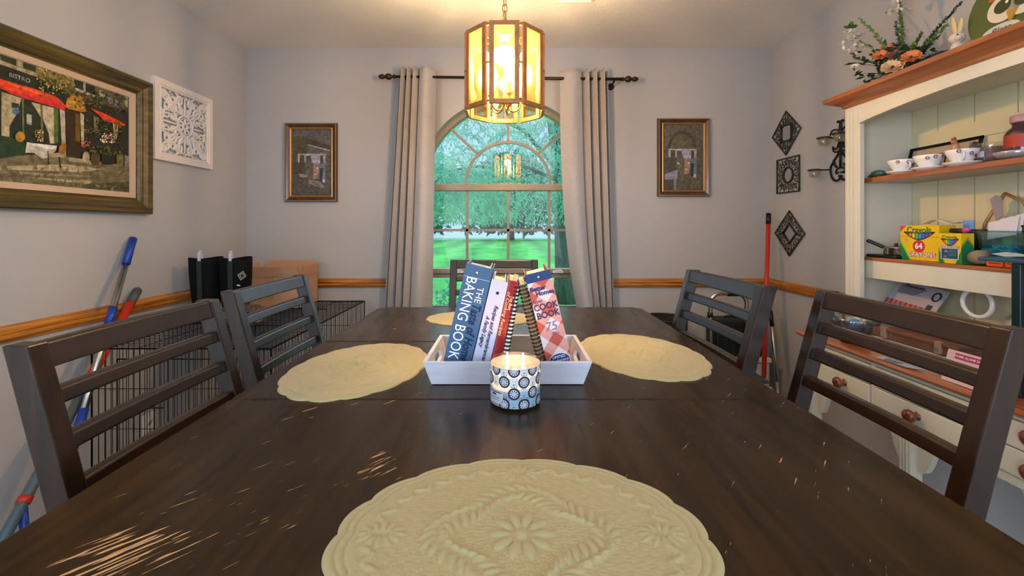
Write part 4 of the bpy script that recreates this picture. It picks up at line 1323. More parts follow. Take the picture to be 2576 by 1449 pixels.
for rr, r in ((.052, .007), (.040, .004), (.014, .007)):
    g.tube([(xw + .002, c_y + rr * math.cos(2 * PI * i / 40), c_z + rr * math.sin(2 * PI * i / 40)) for i in range(40)], r, 6, closed=True)
for k in range(8):
    t = k * PI / 4
    g.tube([(xw, c_y + r * math.cos(t), c_z + r * math.sin(t)) for r in (.012, .024, .040)], [.004, .008, .005], 6)
g.build('scrollwork', WCAR, fp)

# ---------------------------------------------------------------- two small framed pictures on the back wall
FRB = wood('bronze_picture_frame', '#2c1d12', '#5a3d22', .35, 'Z', 5, coat=.3)
FRG = mat('gilt_fillet', '#b98d58', .35, .6)
def small_picture(label, cxp, czp, w, h, items, org):
    t = thing('framed_picture', label, 'picture', (cxp, YB, czp), group='pair of small street pictures on the back wall')
    def ring2(g, w, h, prof):
        b = len(g.v)
        for ins, d in prof:
            g.v += [(cxp - w / 2 + ins, YB - d, czp - h / 2 + ins), (cxp + w / 2 - ins, YB - d, czp - h / 2 + ins), (cxp + w / 2 - ins, YB - d, czp + h / 2 - ins), (cxp - w / 2 + ins, YB - d, czp + h / 2 - ins)]
        for i in range(len(prof) - 1):
            for k in range(4):
                k1 = (k + 1) % 4
                g.f.append([b + i * 4 + k, b + i * 4 + k1, b + (i + 1) * 4 + k1, b + (i + 1) * 4 + k]); g.m.append(0); g.c.append((1, 1, 1)); g.s.append(False)
    g = MB(); ring2(g, w, h, [(0, 0), (0, .020), (.003, .026), (.010, .026), (.020, .020), (.028, .016), (.030, .014), (.030, 0)]); g.build('picture_frame', FRB, t)
    g = MB(); ring2(g, w - .058, h - .058, [(0, .010), (0, .018), (.004, .020), (.010, .014), (.011, .008)]); ring2(g, w - .004, h - .004, [(0, .024), (.002, .0275), (.005, .0275), (.007, .024)]); g.build('gilt_edge', FRG, t)
    g = MB(); n = 0
    def cv(x, y, e):
        p = px(org[0] + x / 6.3, org[1] + y / 6.3, YB - .008)
        return (min(max(p.x, cxp - w / 2 + .035), cxp + w / 2 - .035), YB - .008 - .0001 * e, min(max(p.z, czp - h / 2 + .035), czp + h / 2 - .035))
    g.poly([(cxp - w / 2 + .03, YB - .008, czp - h / 2 + .03), (cxp + w / 2 - .03, YB - .008, czp - h / 2 + .03), (cxp + w / 2 - .03, YB - .008, czp + h / 2 - .03), (cxp - w / 2 + .03, YB - .008, czp + h / 2 - .03)], col='#54504a')
    for pts, c in items:
        n += 1
        if len(pts) == 2:
            pts = [(pts[0][0], pts[0][1]), (pts[1][0], pts[0][1]), (pts[1][0], pts[1][1]), (pts[0][0], pts[1][1])]
        g.poly([cv(x, y, n) for x, y in pts], col=c)
    g.build('canvas', OILP, t)
common = lambda dx, dy: [
    ([(310 + dx, 610 + dy), (755 + dx, 755 + dy)], '#a79c9c'), ([(520 + dx, 620 + dy), (660 + dx, 800 + dy)], '#9a98aa'), ([(340 + dx, 630 + dy), (415 + dx, 760 + dy)], '#50493f'), ([(440 + dx, 640 + dy), (518 + dx, 780 + dy)], '#4d463e'), ([(665 + dx, 635 + dy), (712 + dx, 770 + dy)], '#4a4444'),
    ([(555 + dx, 760 + dy), (640 + dx, 1010 + dy)], '#95796a'), ([(300 + dx, 750 + dy), (450 + dx, 1010 + dy)], '#4b463c'), ([(430 + dx, 720 + dy), (520 + dx, 700 + dy), (560 + dx, 780 + dy), (555 + dx, 1020 + dy), (430 + dx, 1000 + dy)], '#5e5a4e'),
    ([(640 + dx, 770 + dy), (755 + dx, 760 + dy), (745 + dx, 1100 + dy), (650 + dx, 1060 + dy)], '#6c7080'), ([(655 + dx, 840 + dy), (712 + dx, 840 + dy), (690 + dx, 1090 + dy), (660 + dx, 1070 + dy)], '#2e3440'), ([(712 + dx, 1010 + dy), (745 + dx, 1010 + dy), (725 + dx, 1105 + dy), (690 + dx, 1100 + dy)], '#a8a2a0'), ([(575 + dx, 920 + dy), (605 + dx, 945 + dy)], '#d8a88a'), ([(612 + dx, 820 + dy), (640 + dx, 850 + dy)], '#c9c2c0')]
small_picture('small bronze-framed street picture on back wall left of the curtains, awning in it', -1.2805, 1.697, .335, .507,
    [([(235, 250), (830, 620)], '#5a5856'), ([(240, 330), (470, 340), (470, 1000), (240, 1000)], '#4f4a36'), ([(450, 360), (820, 480), (820, 560), (460, 470)], '#463f30'), ([(455, 465), (475, 460), (820, 555), (820, 570)], '#b5aca4')] + common(0, 0) +
    [([(315, 930), (460, 930), (460, 990), (350, 985)], '#8f8880'), ([(240, 1010), (640, 1030), (830, 1120), (830, 1240), (240, 1240)], '#57504a'), ([(470, 1020), (640, 1040), (740, 1120), (700, 1160), (480, 1080)], '#7d736c')], (700, 290))
small_picture('small bronze-framed street picture on back wall right of the curtains, arch in it', 1.1225, 1.7295, .335, .503,
    [([(190, 230), (790, 600)], '#595548')] + [([(250 + 460 * (.5 - .5 * math.cos(PI * i / 12)), 590 - 280 * math.sin(PI * i / 12)) for i in range(13)], '#474238'), ([(290 + 380 * (.5 - .5 * math.cos(PI * i / 12)), 590 - 230 * math.sin(PI * i / 12)) for i in range(13)], '#5c5745')] + common(-45, -15) +
    [([(395, 815), (445, 815), (440, 840), (400, 840)], '#d0ccc8'), ([(205, 1000), (410, 920), (410, 985), (390, 1075), (205, 1085)], '#8d86a0'), ([(340, 1040), (390, 1030), (385, 1240), (345, 1240)], '#7f7d80'), ([(400, 1010), (620, 1020), (780, 1120), (780, 1240), (400, 1240)], '#5d5645'), ([(205, 1090), (340, 1085), (340, 1240), (205, 1240)], '#4a443a')], (1640, 280))

# ---------------------------------------------------------------- iron wall plaques and candle sconce, right wall
MIRR = mat('small_mirror', '#d5d0d0', .06, 1.0)
def plaque(label, py_c, pz_c, outer, inner, shape_in, diamond):
    t = thing('iron_plaque', label, 'wall decor', (XR, py_c, pz_c), group='open-work iron plaques by the corner')
    xx = XR - .010
    def sq(rad, dia):
        if dia: return [(0, rad), (rad, 0), (0, -rad), (-rad, 0)]
        return [(rad, rad), (rad, -rad), (-rad, -rad), (-rad, rad)]
    if shape_in == 'circle': inn = [(inner * math.cos(2 * PI * i / 28), inner * math.sin(2 * PI * i / 28)) for i in range(28)]
    else: inn = sq(inner, shape_in == 'diamond')
    out = sq(outer, diamond)
    g = MB()
    for pts, r in ((out, .0042), (inn, .0055)):
        n = len(pts)
        for i in range(n):
            a, b2 = pts[i], pts[(i + 1) % n]
            g.tube([(xx, py_c + a[0], pz_c + a[1]), (xx, py_c + b2[0], pz_c + b2[1])], r, 6)
            g.ball((xx, py_c + a[0], pz_c + a[1]), r, 8, 6)
    g.build('iron_frame', IRON, t)
    g = MB()
    rn = random.Random(int(pz_c * 1000))
    n = 18
    per = []
    L = len(out)
    for i in range(n):
        f = i / n * L; k = int(f); w = f - k
        a, b2 = out[k], out[(k + 1) % L]
        per.append((a[0] + (b2[0] - a[0]) * w, a[1] + (b2[1] - a[1]) * w))
    for (u, v) in per:
        d = math.hypot(u, v); k = inner * (1.0 if shape_in == 'circle' else 1.0) / d
        mid = (.5 + .5 * min(k, .8))
        sp = scroll(rn.choice((1.2, -1.2)), .021, .004, 14, rn.uniform(0, 6.28))
        g.tube([(xx, py_c + u * mid + p, pz_c + v * mid + q) for p, q in sp], .0021, 5)
        g.tube([(xx, py_c + u, pz_c + v), (xx + .001, py_c + u * .8 + .006, pz_c + v * .8), (xx, py_c + u * max(k, .45), pz_c + v * max(k, .45))], .0021, 5)
    g.build('iron_scrolls', IRON, t)
    g = MB(); g.poly([(xx + .003, py_c + u, pz_c + v) for u, v in inn]); g.build('mirror', MIRR, t)
    MB().tube([(xx, py_c, pz_c + outer * .9), (XR, py_c, pz_c + outer * .9)], .002, 6).build('hook', IRON, t)
plaque('diamond iron plaque with square mirror, highest of the three by the corner', 2.605, 1.850, .132, .049, 'square', True)
plaque('square iron plaque with round mirror, middle of the three by the corner', 2.588, 1.593, .103, .046, 'circle', False)
plaque('diamond iron plaque with diamond mirror, lowest of the three by the corner', 2.575, 1.242, .134, .062, 'diamond', True)
sc = thing('candle_sconce', 'wrought-iron scroll candle sconce half hidden behind the hutch', 'sconce', (XR, 2.165, 1.68))
DIRON = mat('dark_wrought_iron', '#1c1d14', .45, .4)
xs = XR - .018; yc = 2.165
def SP(x, y): p = side(x, y, xs); return (p.y - yc, p.z)
g = MB()
def st(pts, r=.0055):
    P = [SP(*q) for q in pts]
    # smooth
    S = []
    for i in range(len(P) - 1):
        p0, p1, p2, p3 = P[max(i - 1, 0)], P[i], P[i + 1], P[min(i + 2, len(P) - 1)]
        for k in range(5):
            t = k / 5
            S.append(tuple(.5 * ((2 * p1[j]) + (-p0[j] + p2[j]) * t + (2 * p0[j] - 5 * p1[j] + 4 * p2[j] - p3[j]) * t * t + (-p0[j] + 3 * p1[j] - 3 * p2[j] + p3[j]) * t ** 3) for j in (0, 1)))
    S.append(P[-1])
    for m in (1, -1):
        g.tube([(xs, yc + m * u, z) for u, z in S], r, 6)
st([(2121, 366), (2112, 345), (2112, 322), (2116, 306), (2119, 302), (2122, 303)])
st([(2117, 362), (2110, 385), (2098, 405), (2089, 425), (2093, 447), (2103, 455), (2114, 448), (2117, 440)])
st([(2088, 341), (2093, 330), (2102, 326), (2111, 330), (2116, 342), (2119, 360)], .004)
st([(2108, 368), (2105, 374), (2100, 375), (2095, 370), (2097, 380), (2103, 383), (2111, 379)], .004)
st([(2097, 402), (2100, 415), (2105, 421)], .005)
st([(2109, 433), (2104, 437), (2103, 431), (2108, 424), (2120, 421)], .0045)
g.tube([(xs, yc, side(2121, 372, xs).z), (xs, yc, side(2121, 420, xs).z)], .006, 6)
for z in (358, 432):
    zz = side(2121, z, xs).z; g.tube([(xs, yc, zz), (XR, yc, zz)], .005, 6)
g.build('scroll_frame', DIRON, sc)
CUPG = thin_glass('votive_glass', (.95, .93, .85), .12, .02, .15, (.9, .85, .7))
for (ppx, ppy) in ((2092, 348), (2065, 429)):
    for m in (1, -1):
        u, z = SP(ppx, ppy); u = u * .9
        cc = (xs - .045, yc + m * u, z)
        g = MB(); g.tube([(cc[0] + .029 * math.cos(t), cc[1] + .029 * math.sin(t), z) for t in [2 * PI * i / 20 for i in range(20)]], .0032, 6, closed=True); g.tube([(cc[0] + .028, cc[1], z), (xs, yc + m * u * .55, z - .004)], .004, 6)
        rg = g.build('candle_ring', DIRON, sc)
        g = MB(); g.lathe([(0, -.038), (.019, -.038), (.023, -.030), (.027, .006), (.0255, .006), (.0215, -.028), (.018, -.035), (0, -.035)], 20, cc, cap=False); g.build('votive_cup', CUPG, rg)

# ---------------------------------------------------------------- mop, red-handled sweeper, outlet on left
BLUEP = mat('blue_plastic', '#1b3f9e', .35); REDP = mat('red_plastic', '#c8311f', .35); GREYP = mat('grey_rubber', '#4a5258', .6); TEALP = mat('slate_tube', '#4d6068', .4)
p1, p0 = px(335, 600, 1.915), px(197, 1080, 1.49)
dirm = (p1 - p0).normalized()
pf = p0 - dirm * (p0.z - .03) / dirm.z
mp_ = thing('mop', 'blue and silver mop pole leaning on left wall, its blue tip highest', 'mop', pf)
def seg(t, a, b2, r, m, name): MB().tube([a, b2], r, 14).build(name, m, t)
L = (p1 - pf).length
at_z = lambda z: pf + dirm * ((z - pf.z) / dirm.z)
za = lambda py, Y: CZ - (py - 571) * Y / F
seg(mp_, at_z(p1.z - .108), p1, .0150, BLUEP, 'grip')
seg(mp_, at_z(p0.z - .05), at_z(p1.z - .10), .0115, CHROME, 'pole')
seg(mp_, at_z(.895), at_z(.955), .0145, BLUEP, 'pole_collar')
seg(mp_, at_z(p0.z - .06), at_z(p0.z + .055), .0140, BLUEP, 'lower_sleeve')
seg(mp_, at_z(.08), at_z(p0.z - .05), .0125, CHROME, 'lower_pole')
g = MB(); g.tube([pf + Vector((-.15, 0, .02)), pf + Vector((.15, 0, .02))], .022, 10); g.box(pf.x - .16, pf.x + .16, pf.y - .05, pf.y + .05, .002, .022); g.build('mop_head', BLUEP, mp_)
q1, q0 = px(345, 732, 1.925), px(4, 1365, 1.24)
ds = (q1 - q0).normalized(); qf = q0 - ds * (q0.z - .02) / ds.z
sw = thing('floor_sweeper', 'red-handled sweeper with grey tip leaning beside the blue mop', 'sweeper', qf)
qa = lambda f: q0 + (q1 - q0) * f
seg(sw, qa(.93), q1, .0175, GREYP, 'grip'); MB().ball(q1, .0172, 12, 8).build('grip_end', GREYP, sw)
seg(sw, qa(.50), qa(.935), .0165, REDP, 'handle'); seg(sw, qa(.0) - ds * .3, qa(.52), .0150, TEALP, 'tube')
seg(sw, qa(.105), qa(.125), .0185, REDP, 'red_band')
a = qa(.10); MB().tube([a + Vector((.004, 0, -.01)), a + Vector((.02, -.01, -.06)), a + Vector((.035, -.01, -.13))], .011, 8).build('clip', BLUEP, sw)
a = qa(.32); MB().tube([a, a + Vector((.03, .0, .0)), a + Vector((.05, 0, -.004))], .007, 8).build('clip', BLUEP, sw)
g = MB(); g.box(qf.x - .14, qf.x + .14, qf.y - .07, qf.y + .05, .003, .05); g.build('sweeper_head', TEALP, sw, bevel=.01)
ot = thing('wall_outlet', 'white outlet plate low on left wall, seen through the wire crate', 'outlet', (XL, 2.026, .344))
MB().box(XL, XL + .006, 2.026 - .035, 2.026 + .035, .344 - .057, .344 + .057).build('cover_plate', WHITEP, ot, bevel=.002)
for dz in (-.02, .02):
    MB().lathe([(.016, 0), (.016, .002), (0, .002)], 20, (XL + .006, 2.026, .344 + dz), Matrix.Rotation(PI / 2, 4, 'Y')).build('socket', WHITEP, ot)

# ---------------------------------------------------------------- wire dog crate
X0, X1, Y0, Y1, Z1 = -1.62, -.925, 1.665, 2.735, .808
cr = thing('wire_crate', 'black folding wire dog crate along left wall under boots and box', 'crate', ((X0 + X1) / 2, (Y0 + Y1) / 2, 0))
WIREM = mat('black_wire', '#101112', .4, .5)
def wires(name, o, a, b2, na, nb, r=.0013, mid=None):
    """grid of wires on the rectangle o, o+a, o+b"""
    g = MB(); o = Vector(o); a = Vector(a); b2 = Vector(b2)
    for i in range(na + 1):
        g.tube([o + a * i / na, o + a * i / na + b2], r if 0 < i < na else .0032, 5)
    for j in range(nb + 1):
        g.tube([o + b2 * j / nb, o + b2 * j / nb + a], r * 1.1 if 0 < j < nb else .0032, 5)
    return g.build(name, WIREM, cr)
W_, D_, H_ = X1 - X0, Y1 - Y0, Z1 - .03
wires('top_panel', (X0, Y0, Z1), (W_, 0, 0), (0, D_, 0), 4, 42)
wires('front_panel', (X0, Y0, .03), (W_, 0, 0), (0, 0, H_), 26, 5)
wires('back_panel', (X0, Y1, .03), (W_, 0, 0), (0, 0, H_), 26, 5)
wires('side_panel', (X1, Y0, .03), (0, D_, 0), (0, 0, H_), 40, 5)
wires('side_panel', (X0, Y0, .03), (0, D_, 0), (0, 0, H_), 40, 5)
g = MB(); g.box(X0 + .01, X1 - .01, Y0 + .01, Y1 - .01, .012, .03); g.build('floor_tray', BLACKP, cr, bevel=.004)
g = MB()
for y in (2.40, 2.62):
    g.tube([(X1 - .1, y, Z1), (X1 - .1, y, Z1 + .012), (X1 - .16, y, Z1 + .012), (X1 - .16, y, Z1)], .0018, 5)
g.build('panel_hook', WIREM, cr)
g = MB()
for z in (.30, .58):
    g.tube([(X0 + .12, Y0 - .004, z), (X0 + .28, Y0 - .004, z)], .003, 6)
g.tube([(X0 + .10, Y0 - .002, .06), (X0 + .10, Y0 - .002, Z1 - .04)], .003, 6); g.tube([(X0 + .10, Y0 - .002, Z1 - .04), (X1 - .10, Y0 - .002, Z1 - .04), (X1 - .10, Y0 - .002, .06), (X0 + .10, Y0 - .002, .06)], .003, 6)
g.build('door', WIREM, cr)

# ---------------------------------------------------------------- boots, box and plush on the crate
NEO = mat('black_neoprene', '#0b0d0f', .8, spec=.2, bump=.4, bump_s=300); RUB = mat('black_rubber', '#0e1113', .4)
PALE = mat('pale_grey_webbing', '#b9bcc6', .6); DGR = mat('charcoal_webbing', '#1d2622', .8)
def boot(label, bx, by, rz, badge=False):
    t = thing('rubber_boot', label, 'boot', (bx, by, Z1 + .0035), rz, group='pair of black boots on the crate')
    g = MB()
    def sh(u, v):
        a = 2 * PI * u
        k = .78 + .22 * v
        bul = 1 + .06 * math.sin(PI * v)
        return (.072 * k * bul * math.cos(a), .066 * k * bul * math.sin(a) + .008 * (1 - v), .06 + .250 * v + .006 * math.sin(a * 2) * v)
    g.grid(sh, 32, 12, cu=True); g.build('shaft', NEO, t, world=False, solid=.006)
    g = MB()
    def ft(u, v):
        a = 2 * PI * u
        s = math.sin(PI / 2 * v)
        yy = -.05 + .0 * v
        ry = (.13 if math.sin(a) < 0 else .072)
        sc_ = math.cos(PI / 2 * v * .72)
        return (.050 * math.cos(a) * sc_, .0 + ry * math.sin(a) * (1 - .62 * v if math.sin(a) < 0 else 1 - .1 * v), .012 + .085 * v)
    g.grid(ft, 32, 10, cu=True); g.lathe([(0, 0), (.052, 0), (.054, .008), (.052, .014), (0, .014)], 28, (0, 0, 0), Matrix.Diagonal((1, 2.0, 1, 1)) @ Matrix.Translation((0, -.012, 0)))
    g.build('foot', RUB, t, world=False)
    for s in (-1,):
        g = MB(); yy = s * .068
        pts = [Vector((-.0, yy + s * .004, .27)), Vector((0, yy + s * .004, .315)), Vector((0, yy + s * .002, .340)), Vector((0, yy - s * .012, .350)), Vector((0, yy - s * .022, .340)), Vector((0, yy - s * .018, .31))]
        for a, b2 in zip(pts[:-1], pts[1:]): g.bar(a, b2, .013, .003, up=(0, 1, .3))
        g.build('pull_loop', PALE, t, world=False)
        g = MB(); g.bar((0, yy * .83 + s * .0075, .08), (0, yy + s * .0055, .30), .022, .004, up=(0, 1, 0)); g.build('pull_strap', DGR, t, world=False)
    if not badge: return t
    g = MB()
    M = Matrix.Rotation(R(40), 4, 'Z') @ Matrix.Translation((0, -.0735, .225)) @ Matrix.Rotation(R(14), 4, 'Y')
    g.T = M
    for (k, e, c) in ((.021, 0, '#c9c8b8'), (.0175, -.0008, '#15181a'), (.013, -.0016, '#a9a898'), (.009, -.0024, '#15181a')):
        g.poly([(0, e, -k * 1.15), (k, e, 0), (0, e, k * 1.15), (-k, e, 0)], col=c)
    g.box(-.012, .004, -.001, .002, -.052, -.046, col='#c9c8b8')
    g.T = None
    g.build('badge', PRINT, t, world=False)
    return t
boot('black boot nearer the left wall, standing on the wire crate', -1.548, 2.19, R(12))
boot('black boot with diamond badge, beside the cardboard box on the crate', -1.398, 2.19, R(14), True)
CARD = mat('brown_cardboard', '#b98f72', .8, noise_s=5, noise_a=.06)
bx = thing('cardboard_box', 'open brown cardboard box on back of the wire crate', 'box', (-1.38, 2.57, Z1 + .004))
X0b, X1b, Y0b, Y1b, ZB0, ZB1 = -1.545, -1.205, 2.46, 2.70, Z1 + .004, Z1 + .185
g = MB(); tW = .004
g.box(X0b, X1b, Y0b, Y1b, ZB0, ZB0 + tW)
for q in ((X0b, X1b, Y0b, Y0b + tW), (X0b, X1b, Y1b - tW, Y1b), (X0b, X0b + tW, Y0b, Y1b), (X1b - tW, X1b, Y0b, Y1b)):
    g.box(*q, ZB0, ZB1)
g.build('carton', CARD, bx)
for (a, b2, dv) in (((X0b, Y0b), (X1b, Y0b), (0, -.015, .060)), ((X0b, Y1b), (X1b, Y1b), (0, .02, .075)), ((X1b, Y0b), (X1b, Y1b), (.004, 0, .06)), ((X0b, Y0b), (X0b, Y1b), (-.03, 0, .06))):
    g = MB(); p, q = Vector((*a, ZB1)), Vector((*b2, ZB1)); dv = Vector(dv); nn = (q - p).cross(dv).normalized() * .003
    e = (q - p) * .03
    g.hexa([p, q, q + nn, p + nn], [p + e + dv, q - e + dv, q - e + dv + nn, p + e + dv + nn]); g.build('flap', CARD, bx)
MB().box(-1.40, -1.35, Y0b - .0006, Y0b, ZB0 + .05, ZB1).build('packing_tape', mat('packing_tape', '#a88764', .3), bx)
fl = thing('plush_toy', 'fluffy grey-brown plush with pink patch lying between boots and box', 'plush toy', (-1.235, 2.01, Z1 + .003))
FUZ = mat('grey_brown_plush', '#6d5c4a', .95, noise_s=30, noise_a=.35); PNK = mat('pink_plush', '#cf9b86', .9)
g = MB(); c = Vector((-1.255, 2.01, Z1 + .056))
rnd = random.Random(3)
g.ball(c, (.10, .075, .048), 20, 12); g.ball(c + Vector((.075, -.02, .005)), (.05, .05, .042), 16, 10)
for _ in range(2600):
    a, b2 = rnd.uniform(0, 2 * PI), math.acos(rnd.uniform(-.6, 1))
    n = Vector((math.sin(b2) * math.cos(a), math.sin(b2) * math.sin(a), math.cos(b2)))
    p = c + Vector((n.x * .10, n.y * .075, n.z * .048)) if rnd.random() < .7 else c + Vector((.075, -.02, .005)) + Vector((n.x * .05, n.y * .05, n.z * .042))
    d = (n + Vector((rnd.uniform(-.5, .5),) * 3)).normalized(); s = d.cross(Vector((0, 0, 1.01))).normalized() * .0016
    e_ = p + d * rnd.uniform(.008, .018)
    g.add([p - s, p + s, e_], [(0, 1, 2)])
g.build('plush_body', FUZ, fl)
g = MB(); g.ball(c + Vector((.108, -.055, .004)), (.024, .018, .022), 14, 10); g.build('pink_muzzle', PNK, fl)
g = MB(); g.ball(c + Vector((.068, -.066, .012)), (.018, .012, .020), 12, 8); g.build('dark_patch', mat('dark_plush', '#1d1c14', .9), fl)

# ---------------------------------------------------------------- right back corner: broom, dust mop, step stool, bins
a1, a0 = px(1933.5, 537, 2.62), px(1921, 960, 2.43)
db = (a1 - a0).normalized(); bf = a0 - db * (a0.z - .10) / db.z
br = thing('broom', 'broom with long red handle and black tip standing in right back corner', 'broom', (bf.x, bf.y, 0))
ba = lambda z: bf + db * (z - bf.z) / db.z
seg(br, ba(.42), ba(a1.z - .06), .0125, mat('red_enamel', '#c0281c', .2, coat=.5), 'handle'); seg(br, ba(a1.z - .065), a1, .0140, BLACKP, 'handle_tip')
seg(br, ba(.30), ba(.425), .021, mat('pale_socket', '#b9b2a6', .5), 'socket')
g = MB(); g.hexa([(bf.x - .12, bf.y - .03, .02), (bf.x + .12, bf.y - .03, .02), (bf.x + .12, bf.y + .03, .02), (bf.x - .12, bf.y + .03, .02)], [(bf.x - .05, bf.y - .02, .30), (bf.x + .09, bf.y - .02, .30), (bf.x + .09, bf.y + .03, .30), (bf.x - .05, bf.y + .03, .30)]); g.build('bristles', mat('broom_bristle', '#8f8a80', .9, noise_s=200, noise_a=.3, stretch=(1, 1, .05)), br)
b1, b0 = px(1939, 785, 2.60), px(1955, 960, 2.50)
db2 = (b1 - b0).normalized(); bf2 = b0 - db2 * (b0.z - .02) / db2.z
dm = thing('dust_mop', 'slim silver pole leaning in the corner behind the red broom', 'mop', (bf2.x, bf2.y, 0))
seg(dm, b0, b1, .0095, CHROME, 'pole'); seg(dm, b1 - db2 * .085, b1 + db2 * .01, .0110, BLACKP, 'pole_joint'); seg(dm, bf2, b0, .0095, CHROME, 'lower_pole')
MB().box(bf2.x - .10, bf2.x + .10, bf2.y - .04, bf2.y + .04, .002, .03).build('mop_plate', GREYP, dm, bevel=.006)
ss = thing('step_stool', 'folding step stool with bent grey tube handle behind the right chair', 'step stool', (1.30, 2.52, 0))
g = MB(); YS = 2.56
hx0, hx1 = (1787 - 1282) * YS / F, (1878 - 1282) * YS / F
ztop = CZ - (738 - 571) * YS / F
hp = [(hx0, YS, .05), (hx0, YS, ztop - .07)] + [(hx0 + .06 - .06 * math.cos(t), YS, ztop - .06 + .06 * math.sin(t)) for t in [PI / 2 * i / 6 for i in range(7)]] + [(hx1 - .06 + .06 * math.sin(t), YS, ztop - .06 + .06 * math.cos(t)) for t in [PI / 2 * i / 6 for i in range(7)]] + [(hx1, YS, .05)]
g.tube(hp, .013, 12); g.tube([(hx0 - .004, YS - .02, .03), (hx0 + .012, YS - .26, .42)], .011, 10); g.tube([(hx1, YS - .02, .03), (hx1 - .012, YS - .26, .42)], .011, 10)
g.build('tube_frame', CHROME, ss)
MB().tube([((1830 - 1282) * YS / F, YS, ztop), ((1872 - 1282) * YS / F, YS, ztop)], .0175, 12).build('foam_grip', BLACKP, ss)
for z in (.24, .45):
    MB().box(hx0 + .01, hx1 - .01, YS - .24, YS - .03, z - .02, z).build('step', GREYP, ss, bevel=.004)
seg(ss, Vector((hx0 - .002, YS - .002, .745)), Vector((hx0 - .002, YS - .002, .77)), .016, BLACKP, 'collar')
tb2 = thing('tool_case', 'black plastic case standing behind right chair beside the red broom', 'case', (1.27, 2.62, 0))
xa, xb = (1802 - 1282) * 2.62 / F, (1922 - 1282) * 2.62 / F
zt_, zb_ = CZ - (806 - 571) * 2.62 / F, CZ - (897 - 571) * 2.62 / F
g = MB(); g.box(xa, xb, 2.615, 2.765, zb_, zt_); g.build('case_shell', mat('black_case', '#171d1c', .55), tb2, bevel=.012)
g = MB(); g.tube([(xa + .09, 2.69, zt_ - .004), (xa + .09, 2.69, zt_ + .012), (xa + .15, 2.69, zt_ + .012), (xa + .15, 2.69, zt_ - .004)], .006, 8); g.build('case_handle', BLACKP, tb2)
g = MB()
for i in range(6): g.box(xa + .02 + i * .045, xa + .045 + i * .045, 2.612, 2.616, zb_ + .02, zt_ - .03)
g.build('case_ribs', BLACKP, tb2)
wb = thing('storage_bin', 'white lidded bin on the floor under the black case', 'bin', (1.30, 2.65, 0))
MB().box(xa - .01, xb + .02, 2.59, 2.77, .012, zb_ - .03).build('bin_body', mat('white_bin', '#cfccc4', .5), wb, bevel=.012)
MB().box(xa - .018, xb + .028, 2.582, 2.775, zb_ - .03, zb_ - .001).build('lid', mat('white_bin_lid', '#d9d6ce', .45), wb, bevel=.008)
db_ = thing('waste_bin', 'low dark bin at the back wall beyond the table corner', 'bin', (.95, 2.62, 0))
g = MB(); zt2 = CZ - (806 - 571) * 2.55 / F
g.lathe([(.0, .004), (.10, .004), (.128, zt2), (.120, zt2), (.095, .012), (0, .012)], 28, (.955, 2.63, 0), cap=False); g.build('bin_body', BLACKP, db_)
g = MB(); g.tube([(.955 + .127 * math.cos(2 * PI * i / 28), 2.63 + .127 * math.sin(2 * PI * i / 28), zt2) for i in range(28)], .005, 8, closed=True); g.build('bin_rim', BLACKP, db_)
# ---------------------------------------------------------------- cream hutch with honey-coloured top, right wall
HX, HY0, HY1 = 1.41, .60, 1.80          # front of the upper part, near and far ends
XW = XR - .004
hu = thing('china_hutch', 'cream hutch with honey-wood cornice and counter, filling the right side', 'hutch', (1.45, 1.20, 0))
ZBt = .841
# lower cabinet
g = MB(); g.box(1.262, XW, HY0, HY1, .648, .815); g.build('cabinet_case', CREAM, hu)
for (a, b2) in ((1.765, 1.80), (1.335, 1.375), (.96, 1.0), (.60, .635)):
    g = MB(); g.box(1.245, 1.285, a, b2, .10, .655)
    for k in range(3):
        yy = a + (b2 - a) * (.25 + .25 * k); g.box(1.2415, 1.246, yy - .0035, yy + .0035, .14, .64)
    g.build('pilaster', CREAM, hu, bevel=.003)
for s0, sg in ((1.765, -1), (1.375, 1), (1.335, -1), (1.0, 1), (.96, -1)):
    g = MB(); pts = [(s0, .655)] + [(s0 + sg * (.10 - .10 * f), .655 - .13 * f + .028 * math.sin(2 * PI * f)) for f in [i / 12 for i in range(13)]]
    g.prism([(1.268, y, z) for y, z in pts], (.018, 0, 0)); g.build('corner_bracket', CREAM, hu)
g = MB(); g.box(1.255, XW, HY0, HY1, .07, .10); g.build('bottom_shelf', CREAM, hu, bevel=.003)
g = MB(); g.box(1.64, 1.652, HY0 + .01, HY1 - .01, .10, .66); g.build('lower_back', mat('pale_back_panel', '#c9ccd2', .6), hu)
for y in (HY0 + .03, 1.2, HY1 - .03):
    MB().lathe([(.02, 0), (.03, .02), (.034, .045), (.024, .07), (0, .07)], 18, (1.29, y, 0.001)).build('foot', CREAM, hu)
for y in (HY0 + .03, HY1 - .03):
    MB().lathe([(.02, 0), (.03, .02), (.034, .045), (.024, .07), (0, .07)], 18, (1.62, y, 0.001)).build('foot', CREAM, hu)
g = MB(); g.box(1.247, 1.263, HY0, HY1, .640, .664); g.box(1.247, 1.263, HY0, HY1, .806, .816)
for y in (1.79, 1.472, 1.143, .862, .605): g.box(1.247, 1.263, y - .009, y + .009, .66, .81)
g.build('face_frame', CREAM, hu, bevel=.002)
KNOB = wood('turned_knob_wood', '#5a2413', '#8f4526', .2, 'Z', 6, coat=.6)
